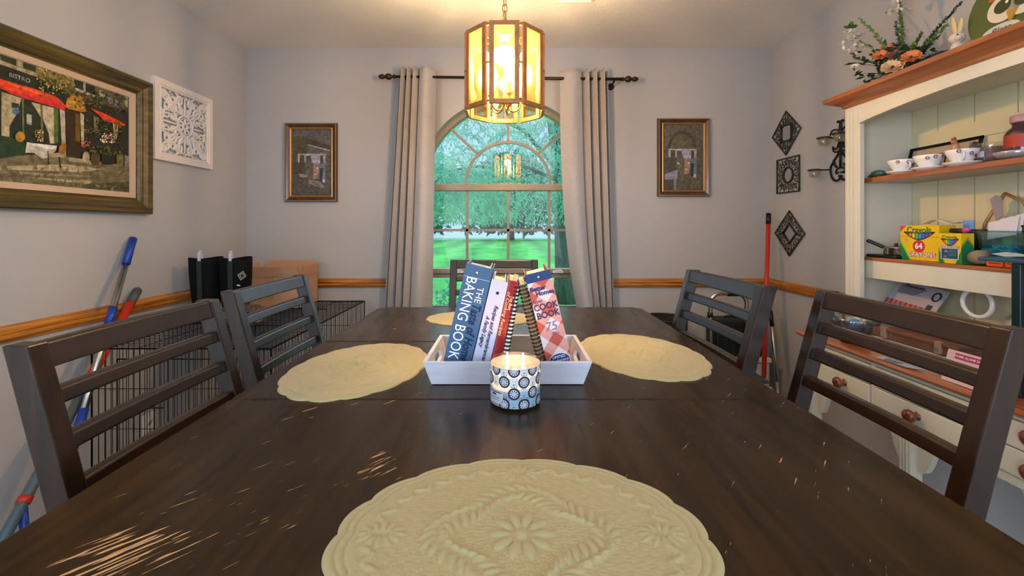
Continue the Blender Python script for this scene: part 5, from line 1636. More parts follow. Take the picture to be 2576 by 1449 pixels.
for (ya, yb2) in ((1.484, 1.779), (1.155, 1.461), (.874, 1.132), (.616, .851)):
    for (za2, zb2, kz) in ((.667, .7345, .7035), (.7375, .804, .7835)):
        g = MB(); g.box(1.241, 1.262, ya, yb2, za2, zb2); dr = g.build('drawer', CREAM, hu, bevel=.003)
        yk = 1.592 if ya > 1.4 else (ya + yb2) / 2
        MB().lathe([(.013, 0), (.0075, .004), (.0075, .011), (.0165, .017), (.0205, .025), (.0185, .032), (.010, .037), (0, .038)], 24, (1.241, yk, kz), Matrix.Rotation(-PI / 2, 4, 'Y'), cap=False).build('knob', KNOB, dr)
# honey-coloured counter with moulded edge
def profile_run(name, prof, m, y0=HY0 - .03, y1=HY1 + .03, mitre=.0):
    g = MB(); g.prism([(x, y0, z) for x, z in prof], (0, y1 - y0, 0)); return g.build(name, m, hu)
profile_run('counter_top', [(XW, .815), (1.244, .815), (1.238, .818), (1.232, .822), (1.226, .824), (1.219, .828), (1.217, .833), (1.219, .838), (1.225, .841), (XW, .841)], HONEY)
# upper shelves
ZT_ = 1.773
g = MB(); g.box(HX, XW, HY1 - .018, HY1, ZBt, ZT_); g.build('side_panel', CREAM, hu)
g = MB(); g.box(HX, XW, HY0, HY0 + .018, ZBt, ZT_); g.build('side_panel', CREAM, hu)
for (a, b2) in ((1.7245, 1.80), (.60, .675)):
    g = MB(); g.box(HX - .004, HX + .016, a, b2, ZBt, ZT_)
    for k in (0, 1, 2):
        yy = a + (b2 - a) * (.28 + .26 * k); g.box(HX - .0075, HX - .003, yy - .007, yy + .007, ZBt + .01, ZT_ - .01)
    g.build('stile', CREAM, hu, bevel=.002)
BEAD = mat('back_board_paint', '#d6cda8', .55, noise_s=8, noise_a=.04)
g = MB()
y = HY0 + .018
while y < HY1 - .02:
    y2 = min(y + .132, HY1 - .018)
    g.box(XW - .012, XW, y + .0022, y2 - .0022, ZBt, ZT_); y = y2
g.box(XW - .002, XW, HY0, HY1, ZBt, ZT_); g.box(XW - .018, XW - .010, HY0 + .018, HY1 - .018, 1.60, 1.655)
g.build('back_boards', BEAD, hu)
g = MB(); g.box(HX + .019, XW - .003, HY0 + .019, HY1 - .019, ZT_ - .016, ZT_ - .001); g.build('roof_board', CREAM, hu)
# arched apron
g = MB(); N = 28
def az(f): return 1.700 + .034 * math.sin(PI * f) ** .75
ya, yb2 = .675, 1.7245
pts = [(ya, ZT_), (yb2, ZT_)] + [(yb2 + (ya - yb2) * i / N, az(i / N)) for i in range(N + 1)]
b0 = len(g.v)
for i in range(N):
    fa, fb = i / N, (i + 1) / N
    y1a, y1b = yb2 + (ya - yb2) * fa, yb2 + (ya - yb2) * fb
    g.hexa([(HX, y1a, az(fa)), (HX, y1b, az(fb)), (HX + .016, y1b, az(fb)), (HX + .016, y1a, az(fa))], [(HX, y1a, ZT_), (HX, y1b, ZT_), (HX + .016, y1b, ZT_), (HX + .016, y1a, ZT_)])
    g.hexa([(HX - .008, y1a, az(fa) - .004), (HX - .008, y1b, az(fb) - .004), (HX + .012, y1b, az(fb) - .004), (HX + .012, y1a, az(fa) - .004)], [(HX - .005, y1a, az(fa) + .016), (HX - .005, y1b, az(fb) + .016), (HX + .012, y1b, az(fb) + .016), (HX + .012, y1a, az(fa) + .016)])
g.build('arched_apron', CREAM, hu)
# cornice: moulded honey wood with mitred far return
prof = [(0, 0), (-.010, .004), (-.012, .012), (-.020, .016), (-.030, .022), (-.046, .030), (-.056, .036), (-.058, .050), (-.052, .054), (0, .054)]
g = MB()
outl = [[(HX + dx, HY0 + dx, ZT_ + dz), (HX + dx, HY1 - dx, ZT_ + dz), (XW, HY1 - dx, ZT_ + dz), (XW, HY0 + dx, ZT_ + dz)] for dx, dz in prof]
b0 = len(g.v); g.v += [p for l in outl for p in l]
for i in range(len(prof) - 1):
    for k in (3, 0, 1):
        k1 = (k + 1) % 4
        g.f.append([b0 + i * 4 + k, b0 + i * 4 + k1, b0 + (i + 1) * 4 + k1, b0 + (i + 1) * 4 + k]); g.m.append(0); g.c.append((1, 1, 1)); g.s.append(False)
g.f.append([b0 + (len(prof) - 1) * 4 + k for k in range(4)]); g.m.append(0); g.c.append((1, 1, 1)); g.s.append(False)
g.build('cornice', HONEY, hu)
ZTOP = ZT_ + .054
# shelves
SX = 1.458
g = MB(); g.box(SX, XW - .012, HY0 + .018, HY1 - .018, 1.461, 1.480); g.build('shelf', HONEY, hu, bevel=.002)
g = MB(); g.box(SX, XW - .012, HY0 + .018, HY1 - .018, 1.145, 1.158); sh2 = g.build('shelf', HONEY, hu, bevel=.002)
g = MB(); g.box(SX + .004, SX + .018, HY0 + .018, HY1 - .018, 1.074, 1.145); g.build('shelf_apron', CREAM, sh2)
S1, S2, S0 = 1.480, 1.158, .841

# ---------------------------------------------------------------- things on top of the hutch
def S(x, y, X): return side(x, y, X)
fa_ = Vector((1.515, 1.645, ZTOP))
fl = thing('flower_arrangement', 'artificial flower arrangement with orange blooms and green fronds on hutch top', 'flowers', fa_)
GRN = mat('leaf_green', '#4f6a2c', .5); DGN = mat('dark_leaf', '#26452c', .5); OLV = mat('frond_green', '#66803a', .5)
ORG = mat('orange_petal', '#d97a45', .6); PCH = mat('peach_petal', '#d8b088', .6); MAU = mat('mauve_petal', '#9a5a5a', .6); WPT = mat('white_petal', '#e3dccf', .6)
rnd = random.Random(12)
g = MB(); g.lathe([(0, 0), (.045, 0), (.052, .01), (.048, .030), (0, .032)], 20, fa_ + Vector((0, 0, .001)), cap=False); g.build('pot', DGN, fl)
base = fa_ + Vector((0, 0, .03))
def frond(tip_px, X, m, n=26, w=.018, bend=.02):
    tip = S(*tip_px, X)
    g = MB(); pts = []
    for i in range(13):
        f = i / 12
        p = base.lerp(tip, f) + Vector((0, 0, bend * math.sin(PI * f)))
        pts.append(p)
    g.tube(pts, [.0028 - .0016 * i / 12 for i in range(13)], 5)
    for i in range(n):
        f = .22 + .78 * i / n
        k = f * 12; a = int(min(k, 11)); p = pts[a].lerp(pts[a + 1], k - a); d = (pts[a + 1] - pts[a]).normalized()
        for s in range(3):
            sd = Vector((rnd.uniform(-1, 1), rnd.uniform(-1, 1), rnd.uniform(-1, 1))); sd = (sd - d * sd.dot(d)).normalized()
            ld = (sd + d * .9).normalized(); L = w * (1.15 - .6 * f); ws_ = d.cross(ld).normalized() * L * .3
            g.add([p, p + ld * L * .5 + ws_, p + ld * L, p + ld * L * .5 - ws_], [(0, 1, 2, 3)])
    return g.build('frond', m, fl)
for tp, X, m, n in (((2160, 45), 1.47, OLV, 30), ((2262, 5), 1.52, GRN, 34), ((2252, 55), 1.56, DGN, 20), ((2420, 5), 1.55, DGN, 36), ((2385, 62), 1.50, OLV, 26), ((2365, 90), 1.52, GRN, 24), ((2345, 110), 1.50, DGN, 22), ((2375, 130), 1.56, DGN, 20), ((2320, 80), 1.53, GRN, 24), ((2300, 110), 1.48, OLV, 20)):
    frond(tp, X, m, n)
for tp in ((2150, 95), (2262, 0)):
    tip = S(*tp, 1.45 if tp[0] < 2200 else 1.53)
    g = MB(); g.tube([base, base.lerp(tip, .5) + Vector((0, 0, .015)), tip], .0025, 5); g.build('stem', OLV, fl)
    g = MB()
    for k in range(26):
        p = tip + Vector((rnd.uniform(-.03, .03), rnd.uniform(-.03, .03), rnd.uniform(-.055, .03)))
        for j in range(4):
            d = Vector((rnd.uniform(-1, 1), rnd.uniform(-1, 1), rnd.uniform(-.6, .6))).normalized(); s = d.cross(Vector((.3, .2, 1))).normalized() * .006
            g.add([p, p + d * .012 + s, p + d * .022, p + d * .012 - s], [(0, 1, 2, 3)])
    g.build('white_blossom', WPT, fl)
    g = MB(); leafc = tip + Vector((-.01, .01, .045))
    for k in range(14):
        d = Vector((rnd.uniform(-1, 1), rnd.uniform(-1, 1), rnd.uniform(-.3, 1))).normalized(); s = d.cross(Vector((.3, .2, 1))).normalized() * .008
        g.add([leafc, leafc + d * .014 + s, leafc + d * .028, leafc + d * .014 - s], [(0, 1, 2, 3)])
    g.build('bud_leaves', GRN, fl)
def bloom(x, y, X, r, m, open_=1.0):
    c = S(x, y, X); view = (Vector((0, 0, CZ)) - c).normalized(); ax = (view + Vector((0, 0, .9))).normalized()
    q = ax.to_track_quat('Z', 'Y').to_matrix()
    g = MB()
    for ringi, (rr, nn, tilt) in enumerate(((r * .40, 5, 1.15), (r * .72, 7, .75), (r, 9, .35))):
        for k in range(nn):
            a = 2 * PI * (k + .5 * ringi) / nn
            def pet(u, v):
                uu = (u - .5) * 2
                L = rr * v; wdt = rr * .52 * math.sin(PI * min(1, .15 + .75 * v)) * uu
                hgt = rr * tilt * v * (1 - .25 * v) + .12 * rr * uu * uu
                x_, y_ = L, wdt
                p = Vector((x_ * math.cos(a) - y_ * math.sin(a), x_ * math.sin(a) + y_ * math.cos(a), hgt))
                return c + q @ p
            g.grid(pet, 4, 5)
    o_ = g.build('bloom', m, fl)
    g = MB(); g.ball(c + q @ Vector((0, 0, r * .2)), r * .16, 10, 8); g.build('flower_centre', DGN, o_)
bloom(2215, 142, 1.47, .026, ORG); bloom(2292, 146, 1.47, .030, ORG); bloom(2245, 172, 1.46, .036, PCH); bloom(2256, 138, 1.50, .034, MAU); bloom(2232, 122, 1.52, .022, mat('coral_petal', '#c97a62', .6)); bloom(2150, 168, 1.46, .014, WPT)
g = MB()
for k in range(230):
    t_ = S(min(2360, max(2150, rnd.gauss(2258, 48))), rnd.uniform(118, 205), rnd.uniform(1.46, 1.56))
    if t_.z < ZTOP + .004: t_.z = ZTOP + rnd.uniform(.004, .03)
    d = Vector((rnd.uniform(-1, 1), rnd.uniform(-1, 1), rnd.uniform(-.3, .8))).normalized(); s = d.cross(Vector((.3, .2, 1))).normalized() * .008
    L = rnd.uniform(.022, .040)
    if k % 4 == 0: g.tube([base, base.lerp(t_, .6) + Vector((0, 0, .008)), t_], .0009, 4)
    g.add([t_, t_ + d * L * .5 + s, t_ + d * L, t_ + d * L * .5 - s], [(0, 1, 2, 3)])
g.build('foliage', DGN, fl)
# bunny
bp_ = S(2407, 120, 1.49); bp_.z = ZTOP
bn = thing('bunny_figurine', 'small pale bunny figurine with long ears on hutch top beside flowers', 'figurine', bp_)
BUN = mat('pale_bunny', '#cfc2b4', .6); EAR = mat('straw_ear', '#cdb98c', .7)
g = MB(); g.lathe([(0, .001), (.022, .001), (.024, .02), (.017, .05), (.012, .065), (0, .068)], 18, bp_, cap=False); g.ball(bp_ + Vector((0, 0, .082)), (.021, .021, .019), 16, 10); g.ball(bp_ + Vector((-.010, -.014, .077)), (.010, .010, .008), 12, 8); g.build('body', BUN, bn)
for s, hh in ((1, .062), (-1, .045)):
    g = MB(); M = Matrix.Rotation(R(8 * s), 4, 'X'); g.ball(bp_ + Vector((.002, s * .010, .098 + hh * .45)), (.005, .0085, hh * .58), 12, 10, M=Matrix.Rotation(R(-9 * s), 3, 'X')); g.build('ear', EAR, bn)
g = MB()
for s in (-1, 1): g.ball(bp_ + Vector((-.016, -.009 + s * .008, .087)), .0025, 8, 6)
g.build('eye', BLACKP, bn)
# owl plaque leaning on the wall
op = thing('owl_sign', 'round wooden owl sign with big eyes leaning on hutch top', 'sign', (1.62, 1.30, ZTOP))
yo = S(2540, 30, 1.50).y
lean = R(10)
oc = Vector((1.50, yo, ZTOP + .002)); uX = Vector((0, -1, 0)); uY = Vector((math.sin(lean), 0, math.cos(lean))); nn = Vector((-math.cos(lean), 0, math.sin(lean)))
def OP(u, v, e=0): return oc + uX * u + uY * v + nn * e
g = MB(); RO = .135
g.prism([OP(RO * math.cos(2 * PI * i / 40) * .98, RO + RO * math.sin(2 * PI * i / 40), -.006) for i in range(40)], nn * .012, col='#55602f'); g.build('owl_board', PRINT, op)
g = MB(); g.prism([OP(-.03, .002, -.007), OP(.03, .002, -.007), OP(.012, .15, -.007), OP(-.012, .15, -.007)], Vector((.05, 0, 0))); g.build('easel_back', mat('easel_wood', '#6b5430', .6), op)
def opiece(name, cu, cv, ru, rv, e0, e1, c):
    g = MB(); g.prism([OP(cu + ru * math.cos(2 * PI * i / 28), cv + rv * math.sin(2 * PI * i / 28), e0) for i in range(28)], nn * (e1 - e0), col=c); return g.build(name, PRINT, op)
ecu, ecv = [], []
for px_, py_, nm in ((2520, 16, 'a'), (2572, -8, 'b')):
    q = S(px_, py_, 1.505) - oc; u, v = q.dot(uX), q.dot(uY)
    e_ = opiece('owl_eye', u, v, .046, .046, .006, .010, '#ddd0ba'); opiece('pupil', u - .004, v + .004, .022, .022, .010, .012, '#3c451d'); opiece('eye_highlight', u + .008, v + .012, .004, .005, .012, .013, '#f0eee6')
    ecu.append(u); ecv.append(v)
mu, mv = sum(ecu) / 2, sum(ecv) / 2
g = MB(); g.prism([OP(mu - .014, mv - .022, .008), OP(mu + .014, mv - .022, .008), OP(mu, mv - .062, .008)], nn * .006, col='#b98a34'); g.build('beak', PRINT, op)
g = MB()
g.prism([OP(ecu[0] - .05, mv + .035, .006), OP(mu, mv + .03, .006), OP(ecu[1] + .05, mv + .035, .006), OP(ecu[1] + .05, mv + .10, .006), OP(mu, mv + .065, .006), OP(ecu[0] - .05, mv + .10, .006)], nn * .003, col='#a8682c'); g.build('brow_tuft', PRINT, op)
q = S(2512, 74, 1.49) - oc; u, v = q.dot(uX), q.dot(uY)
g = MB(); g.prism([OP(u + .050 * math.cos(2 * PI * i / 28), v + .020 * math.sin(2 * PI * i / 28), .011) for i in range(28)], nn * .003, col='#c9c8c0')
g.text('Bless', .026, frame(OP(u, v, .0146), uX, uY), shear=.3, col='#3f4640', bold=.0003); g.build('bless_tag', PRINT, op)

# ---------------------------------------------------------------- upper shelf
GC = 'floral teacups and saucers on the upper shelf'
FLOR = paint_mat('floral_china', .12)
def lathe_at(g, prof, c, n=28, **k): g.lathe(prof, n, c, cap=False, **k)
def cup(label, c, handle_dir, seed):
    t = thing('teacup', label, 'teacup', c, group=GC)
    g = MB(); lathe_at(g, [(0, .002), (.019, .002), (.020, 0), (.021, .004), (.030, .016), (.039, .034), (.043, .047), (.0415, .047), (.037, .034), (.028, .017), (.018, .007), (0, .006)], c, col='#efecec')
    rn = random.Random(seed)
    for k in range(3):
        a = -2.45 + .55 * k + rn.uniform(-.15, .15); z = rn.uniform(.020, .040); rr = .0305 + (z - .016) * .62 + .0012
        for j in range(6):
            b2 = 2 * PI * j / 6; s = .0045
            cc = (c[0] + rr * math.cos(a + s / rr * math.cos(b2)), c[1] + rr * math.sin(a + s / rr * math.cos(b2)), c[2] + z + s * math.sin(b2))
            g.ball(cc, .0022, 6, 4, col=rn.choice(['#7a2f3c', '#8f4550', '#5c5a34', '#a86a70']))
    g.build('bowl', FLOR, t)
    g = MB(); hd = Vector(handle_dir).normalized()
    g.tube([Vector(c) + hd * (.034 + .022 * math.sin(tt)) + Vector((0, 0, .024 - .015 * math.cos(tt))) for tt in [PI * i / 10 for i in range(11)]], .0026, 8); g.build('handle', PORC, t)
def saucer(label, c):
    t = tag(MB().lathe([(0, .003), (.022, .003), (.024, 0), (.030, .002), (.041, .008), (.048, .012), (.0475, .014), (.040, .0105), (.028, .006), (0, .006)], 36, c, cap=False).build('saucer', PORC), label, 'saucer', GC)
    return t
def onshelf(x, X, z): Y = X * F / (x - 1282); return Vector((X, Y, z + .0008))
sa = onshelf(2268, 1.507, S1); saucer('white saucer under the leftmost floral teacup', sa); cup('floral teacup at far left of upper shelf, handle to its right', sa + Vector((0, 0, .0085)), (-.3, -1, 0), 1)
sb = onshelf(2336, 1.507, S1); saucer('white saucer under the middle floral teacup', sb); cup('floral teacup in the middle, directly in front of kitchen sign', sb + Vector((0, 0, .0085)), (1, .2, 0), 5)
sc_ = onshelf(2420, 1.507, S1); saucer('white saucer under the teacup beside the pink candle jar', sc_); cup('floral teacup beside pink candle jar, rooster behind it', sc_ + Vector((0, 0, .0085)), (-.8, -.9, 0), 8)
# teal glass ornament
tc_ = onshelf(2199, 1.49, S1); tc_.y = min(tc_.y, 1.735)
t = thing('glass_ornament', 'small teal glass turtle-shaped ornament at far end of upper shelf', 'ornament', tc_)
TEAL = mat('teal_glass', '#3f7a72', .08, trans=.5, coat=.5)
g = MB(); g.ball(tc_ + Vector((0, 0, .015)), (.022, .030, .015), 18, 10); g.build('shell', TEAL, t)
g = MB(); g.ball(tc_ + Vector((0, .034, .010)), (.008, .010, .008), 12, 8); g.build('head', DGN, t)
for sx in (-1, 1):
    for sy in (-1, 1):
        MB().ball(tc_ + Vector((sx * .018, sy * .020, .005)), (.006, .007, .005), 8, 6).build('foot', DGN, t)
# KITCHEN sign
ks = thing('kitchen_sign', 'black-framed cream sign lettered KITCHEN propped at back of upper shelf', 'sign', (1.63, 1.62, S1))
y0s, y1s = 1.772, 1.500
ln = R(14); kb = Vector((1.630, 0, S1 + .001)); ku = Vector((math.sin(ln), 0, math.cos(ln))); kn = Vector((-math.cos(ln), 0, math.sin(ln)))
def KP(y, v, e=0): return Vector((kb.x, y, kb.z)) + ku * v + kn * e
g = MB(); g.hexa([KP(y0s, 0, -.006), KP(y1s, 0, -.006), KP(y1s, 0, 0), KP(y0s, 0, 0)], [KP(y0s, .122, -.006), KP(y1s, .122, -.006), KP(y1s, .122, 0), KP(y0s, .122, 0)], col='#b7a48c')
g.text('KITCHEN', .056, frame(KP((y0s + y1s) / 2 - .003, .062, .0012), (0, -1, 0), ku), col='#221b12', bold=.0006, sx=1.02)
g.build('sign_board', PRINT, ks)
for (a, b2, va, vb) in ((y0s, y1s, 0, .010), (y0s, y1s, .112, .122), (y0s, y0s - .010, 0, .122), (y1s + .010, y1s, 0, .122)):
    g = MB(); g.hexa([KP(a, va, 0), KP(b2, va, 0), KP(b2, va, .006), KP(a, va, .006)], [KP(a, vb, 0), KP(b2, vb, 0), KP(b2, vb, .006), KP(a, vb, .006)]); g.build('sign_frame', BLACKM, ks)
# rooster
rp_ = onshelf(2424, 1.594, S1)
t = thing('rooster_figurine', 'small tan rooster figurine standing behind the right teacup', 'figurine', rp_)
ROO = mat('tan_rooster', '#b98c6a', .4, noise_s=60, noise_a=.4)
g = MB(); g.ball(rp_ + Vector((0, 0, .052)), (.018, .030, .022), 16, 10); g.tube([rp_ + Vector((0, .016, .058)), rp_ + Vector((0, .028, .085)), rp_ + Vector((0, .030, .100))], [.016, .010, .008], 10); g.ball(rp_ + Vector((0, .032, .104)), .009, 10, 8)
g.lathe([(0, 0), (.020, 0), (.018, .008), (.006, .016), (.005, .034), (0, .034)], 14, rp_, cap=False); g.build('body', ROO, t)
g = MB(); g.prism([rp_ + Vector((.002, .024, .110)), rp_ + Vector((.002, .030, .122)), rp_ + Vector((.002, .034, .114)), rp_ + Vector((.002, .040, .120)), rp_ + Vector((.002, .041, .108))], (-.004, 0, 0)); g.build('comb', mat('red_comb', '#a03a2a', .5), t)
g = MB(); g.tube([rp_ + Vector((0, -.022, .058)), rp_ + Vector((0, -.042, .082)), rp_ + Vector((0, -.046, .070))], [.010, .012, .004], 8); g.build('tail', mat('dark_tail', '#4a3a2a', .5), t)
# topiary-ish dark block beside sign, candle jars and dish
pk = onshelf(2493, 1.592, S1)
t = thing('jar_candle', 'mauve candle in flared glass jar on upper shelf right of the teacups', 'candle', pk)
g = MB(); lathe_at(g, [(0, 0), (.038, 0), (.041, .004), (.046, .062), (.049, .074), (.0475, .075), (.044, .062), (.039, .006), (0, .005)], pk); g.build('glass_jar', GLASS, t)
g = MB(); lathe_at(g, [(0, .006), (.0385, .006), (.0435, .060), (0, .058)], pk); g.build('wax', mat('mauve_wax', '#8f6a6c', .4), t)
M = frame(pk + Vector((-.0425, .012, .036)), (0, -1, 0), (0, 0, 1))
g = MB(); ang = [PI + .75, PI + .05]
for i in range(5):
    a0, a1 = ang[1] - .7 * i / 5 + .35, ang[1] - .7 * (i + 1) / 5 + .35
    rr = .0452
    g.add([pk + Vector((rr * math.cos(a), rr * math.sin(a), z)) for a, z in ((a0, .028), (a1, .028), (a1, .048), (a0, .048))], [(0, 1, 2, 3)], col='#cfd0d4')
g.build('label', PRINT, t)
pj = onshelf(2572, 1.565, S1)
t = thing('spice_jar', 'glass jar with red label at right end of upper shelf', 'jar', pj)
g = MB(); lathe_at(g, [(0, .001), (.036, .001), (.038, .006), (.038, .085), (.030, .098), (.022, .104), (.022, .120), (0, .120)], pk * 0 + pj); g.build('jar_body', mat('dark_preserve', '#4a3034', .15, coat=.5), t)
g = MB(); lathe_at(g, [(.0386, .042), (.0386, .080)], pj); g.build('label', mat('red_label', '#a8382c', .5), t)
g = MB(); lathe_at(g, [(0, .118), (.025, .118), (.026, .122), (.026, .138), (.024, .140), (0, .140)], pj); g.build('lid', mat('pink_lid', '#b98a94', .35), t)
dsh = onshelf(2560, 1.505, S1)
tag(MB().lathe([(0, .002), (.030, .002), (.032, 0), (.046, .010), (.052, .022), (.050, .023), (.044, .012), (0, .006)], 24, dsh, cap=False).build('glass_dish', mat('cut_glass', '#c9c6cc', .08, trans=.4, metal=.3)), 'shiny cut-glass dish at right front of upper shelf', 'dish')

# ---------------------------------------------------------------- middle shelf
tr2 = onshelf(2234, 1.515, S2); tr2.y = 1.70
tag(MB().box(tr2.x - .045, tr2.x + .045, tr2.y - .065, tr2.y + .072, S2 + .001, S2 + .012).build('black_tray', BLACKP, bevel=.004), 'thin black tray at far end of middle shelf under saucepan', 'tray')
sp_ = Vector((tr2.x - .004, tr2.y - .022, S2 + .0125))
t = thing('saucepan', 'small silver saucepan with black handle left of crayon boxes', 'saucepan', sp_)
g = MB(); lathe_at(g, [(0, .001), (.036, .001), (.038, .004), (.038, .028), (.040, .030), (.036, .030), (.036, .006), (0, .005)], sp_); g.build('pan_body', CHROME, t)
g = MB(); g.bar(sp_ + Vector((-.01, .036, .026)), sp_ + Vector((-.050, .078, .056)), .020, .013); g.build('pan_handle', BLACKP, t, bevel=.005)
g = MB(); lathe_at(g, [(0, .036), (.012, .036), (.037, .031), (.0375, .030)], sp_); g.ball(sp_ + Vector((0, 0, .041)), (.007, .007, .006), 10, 8); g.build('lid', mat('dark_glass_lid', '#2a3238', .1, coat=.5), t)
def crayon_box(label, X, ya, yb, dep, h, kind):
    base_ = Vector((X, (ya + yb) / 2, S2 + .001))
    t = thing('crayon_box', label, 'crayon box', base_, group='yellow and green crayon boxes')
    YL, GR = '#e9bf12', '#1d7a45'
    z0, z1 = S2 + .001, S2 + .001 + h
    w = ya - yb
    g = MB(); g.box(X, X + dep, yb, ya, z0, z1, col=YL)
    fx = lambda u, v, e: (X - e, ya - u * w, z0 + v * h)
    sy = lambda u, v, e: (X + u * dep, yb - e, z0 + v * h)
    def front(pts, c, e=.0004): g.poly([fx(u, v, e) for u, v in pts], col=c)
    def sidep(pts, c, e=.0004): g.poly([sy(u, v, e) for u, v in pts], col=c)
    front([(0, 0), (.26, 0), (0, .50)], GR); front([(0, .50), (.26, 0), (.30, 0), (0, .58)], '#8fbf3a', .0005)
    if kind == 24: front([(1, 0), (.76, 0), (1, .44)], GR)
    sidep([(0, 0), (1, 0), (1, .52), (.5, .80), (0, .52)] if kind == 24 else [(0, 0), (1, 0), (1, .45), (0, .45)], GR)
    if kind == 24: sidep([(0, .52), (.5, .80), (1, .52), (1, .60), (.5, .90), (0, .60)], '#a8a020', .0005)
    if kind == 64:
        front([(0, .82), (.16, 1), (0, 1)], '#d0435a', .0006)
        front([(0, .672), (1, .672), (1, .680), (0, .680)], '#6a5a10', .0006)
    sm = [(.10 + .80 * i / 16, .80 - .22 * math.sin(PI * i / 16)) for i in range(17)] + [(.90 - .80 * i / 16, .83 - .03 * math.sin(PI * i / 16)) for i in range(17)]
    front(sm, '#3a2a50', .0008)
    cols = ['#c43a2a', '#d9822a', '#e0c030', '#6ab04a', '#3a9ab0', '#4a6ad0', '#7a4ab0', '#a04a90']
    for i in range(8):
        a0, a1 = .16 + .68 * i / 8, .16 + .68 * (i + .8) / 8
        lo = lambda q: .80 - .20 * math.sin(PI * (q - .10) / .80) + .015
        front([(a0, lo(a0)), (a1, lo(a1)), (a1, .775), (a0, .775)], cols[i], .0010)
    M = lambda u, v, e=.0014: frame(fx(u, v, e), (0, -1, 0), (0, 0, 1))
    g.text('Crayola', .030 if kind == 64 else .0155, M(.50, .87), col='#2c7a3a', bold=.0006 if kind == 64 else .0002)
    if kind == 64:
        cu, cv2 = .50, .40
        n = 24; g.poly([(X - .0010, ya - cu * w + .023 * math.cos(2 * PI * i / n), z0 + cv2 * h + .023 * math.sin(2 * PI * i / n)) for i in range(n)], col='#c8303a')
        g.text('64', .029, M(cu, cv2), col='#f4f0e8', bold=.0009)
        g.text('CRAYONS', .0225, M(.57, .155), col='#b03a6a', bold=.0016); g.text('CRAYONS', .0225, M(.57, .155, .0018), col='#f4f0e8', bold=.0002)
        n = 14; g.poly([(X - .0008, ya - .17 * w + .009 * (1 if i % 2 else .45) * math.cos(2 * PI * i / n), z0 + .57 * h + .009 * (1 if i % 2 else .45) * math.sin(2 * PI * i / n)) for i in range(n)], col='#b9a890')
    else:
        front([(.10, .14), (.90, .14), (.90, .50), (.10, .50)], '#e8e8f0', .0008); front([(.13, .155), (.87, .155), (.87, .485), (.13, .485)], '#2c4a6a', .0010)
        g.text('CRAYONS', .0130, M(.50, .53), col='#8a2a5a', bold=.0010); g.text('CRAYONS', .0130, M(.50, .53, .0018), col='#f0eef4', bold=.0001)
        g.text('24', .0100, M(.34, .40), col='#dfe6f0'); g.text('12', .0090, M(.30, .22), col='#dfe6f0')
        for v in (.42, .37, .31, .26): front([(.45, v), (.80, v), (.80, v + .012), (.45, v + .012)], '#7aa08c', .0014)
    g.build('carton', PRINT, t)
    if kind == 64: MB().box(X - .0002, X + dep + .0002, yb - .0003, ya + .0003, z1 - .0006, z1 + .0010).build('flip_top', mat('yellow_card', '#e0b812', .45), t)
    return t
crayon_box('larger yellow crayon box marked 64 on middle shelf', 1.495, 1.642, 1.494, .058, .126, 64)
crayon_box('smaller yellow-green crayon box in front of the bigger one', 1.463, 1.463, 1.391, .042, .100, 24)
# papers and small things behind / on the boxes
pp = Vector((1.512, 1.535, S2 + .1285))
g = MB()
def curl(u, v): return pp + Vector((.018 + .030 * v, .06 - .125 * u, .010 * math.sin(u * 5.5) + .012 * u + .006))
g.grid(curl, 14, 4); t = thing('paper_slip', 'curled white receipt lying on top of larger crayon box', 'paper', pp); g.build('receipt', PAPER, t, solid=.0006)
g = MB(); p_ = curl(.88, .5); g.add([p_ + Vector((-.012, .010, .0012)), p_ + Vector((-.012, -.004, .0025)), p_ + Vector((.010, -.004, .0028)), p_ + Vector((.010, .010, .0016))], [(0, 1, 2, 3)]); g.build('printed_square', BLACKP, t)
CLR = thin_glass('clear_plastic_tub', (.55, .78, .80), .10, .05, .22, (.35, .65, .70))
def tub(label, c, w, d, h, m, fill, fcol):
    t = thing('plastic_tub', label, 'tub', c, group='plastic tubs on the middle shelf')
    k = .82; g = MB(); e = .0015
    lo = [(-d / 2 * k, -w / 2 * k), (d / 2 * k, -w / 2 * k), (d / 2 * k, w / 2 * k), (-d / 2 * k, w / 2 * k)]; hi = [(-d / 2, -w / 2), (d / 2, -w / 2), (d / 2, w / 2), (-d / 2, w / 2)]
    V = [c + Vector((*p, .001)) for p in lo] + [c + Vector((*p, h)) for p in hi]
    g.add(V, [(0, 3, 2, 1), (0, 1, 5, 4), (1, 2, 6, 5), (2, 3, 7, 6), (3, 0, 4, 7)]); g.build('tub_wall', m, t)
    g = MB()
    for i in range(4): g.tube([V[4 + i], V[4 + (i + 1) % 4]], .0025, 6)
    g.build('tub_rim', m, t)
    g = MB(); rn = random.Random(len(label)); kk = .72
    g.hexa([c + Vector((p[0] * .9, p[1] * .9, .004)) for p in lo], [c + Vector((p[0] * .85, p[1] * .85, h * fill)) for p in hi])
    for _ in range(60):
        p = c + Vector((rn.uniform(-.4, .4) * d, rn.uniform(-.4, .4) * w, h * fill + rn.uniform(-.002, .012))); g.ball(p, rn.uniform(.003, .006), 6, 4)
    f_ = g.build('tub_contents', mat(label[:12] + '_contents', fcol, .3, noise_s=120, noise_a=.6), t); f_['kind'] = 'stuff'
tub('clear teal plastic tub holding blue beads on middle shelf', Vector((1.558, 1.343, S2)), .10, .085, .108, CLR, .5, '#2f8fae')
tub('dark smoky plastic tub behind the smaller crayon box', Vector((1.568, 1.440, S2)), .085, .075, .112, thin_glass('smoky_plastic_tub', (.18, .26, .27), .10, .05, .2, (.10, .22, .22)), .45, '#1c5a78')
tub('dark green plastic tub at right edge of middle shelf', Vector((1.572, 1.225, S2)), .12, .08, .125, thin_glass('green_plastic_tub', (.12, .2, .15), .10, .05, .25, (.06, .16, .10)), .6, '#15302a')
bs = S(2438, 556, 1.575)
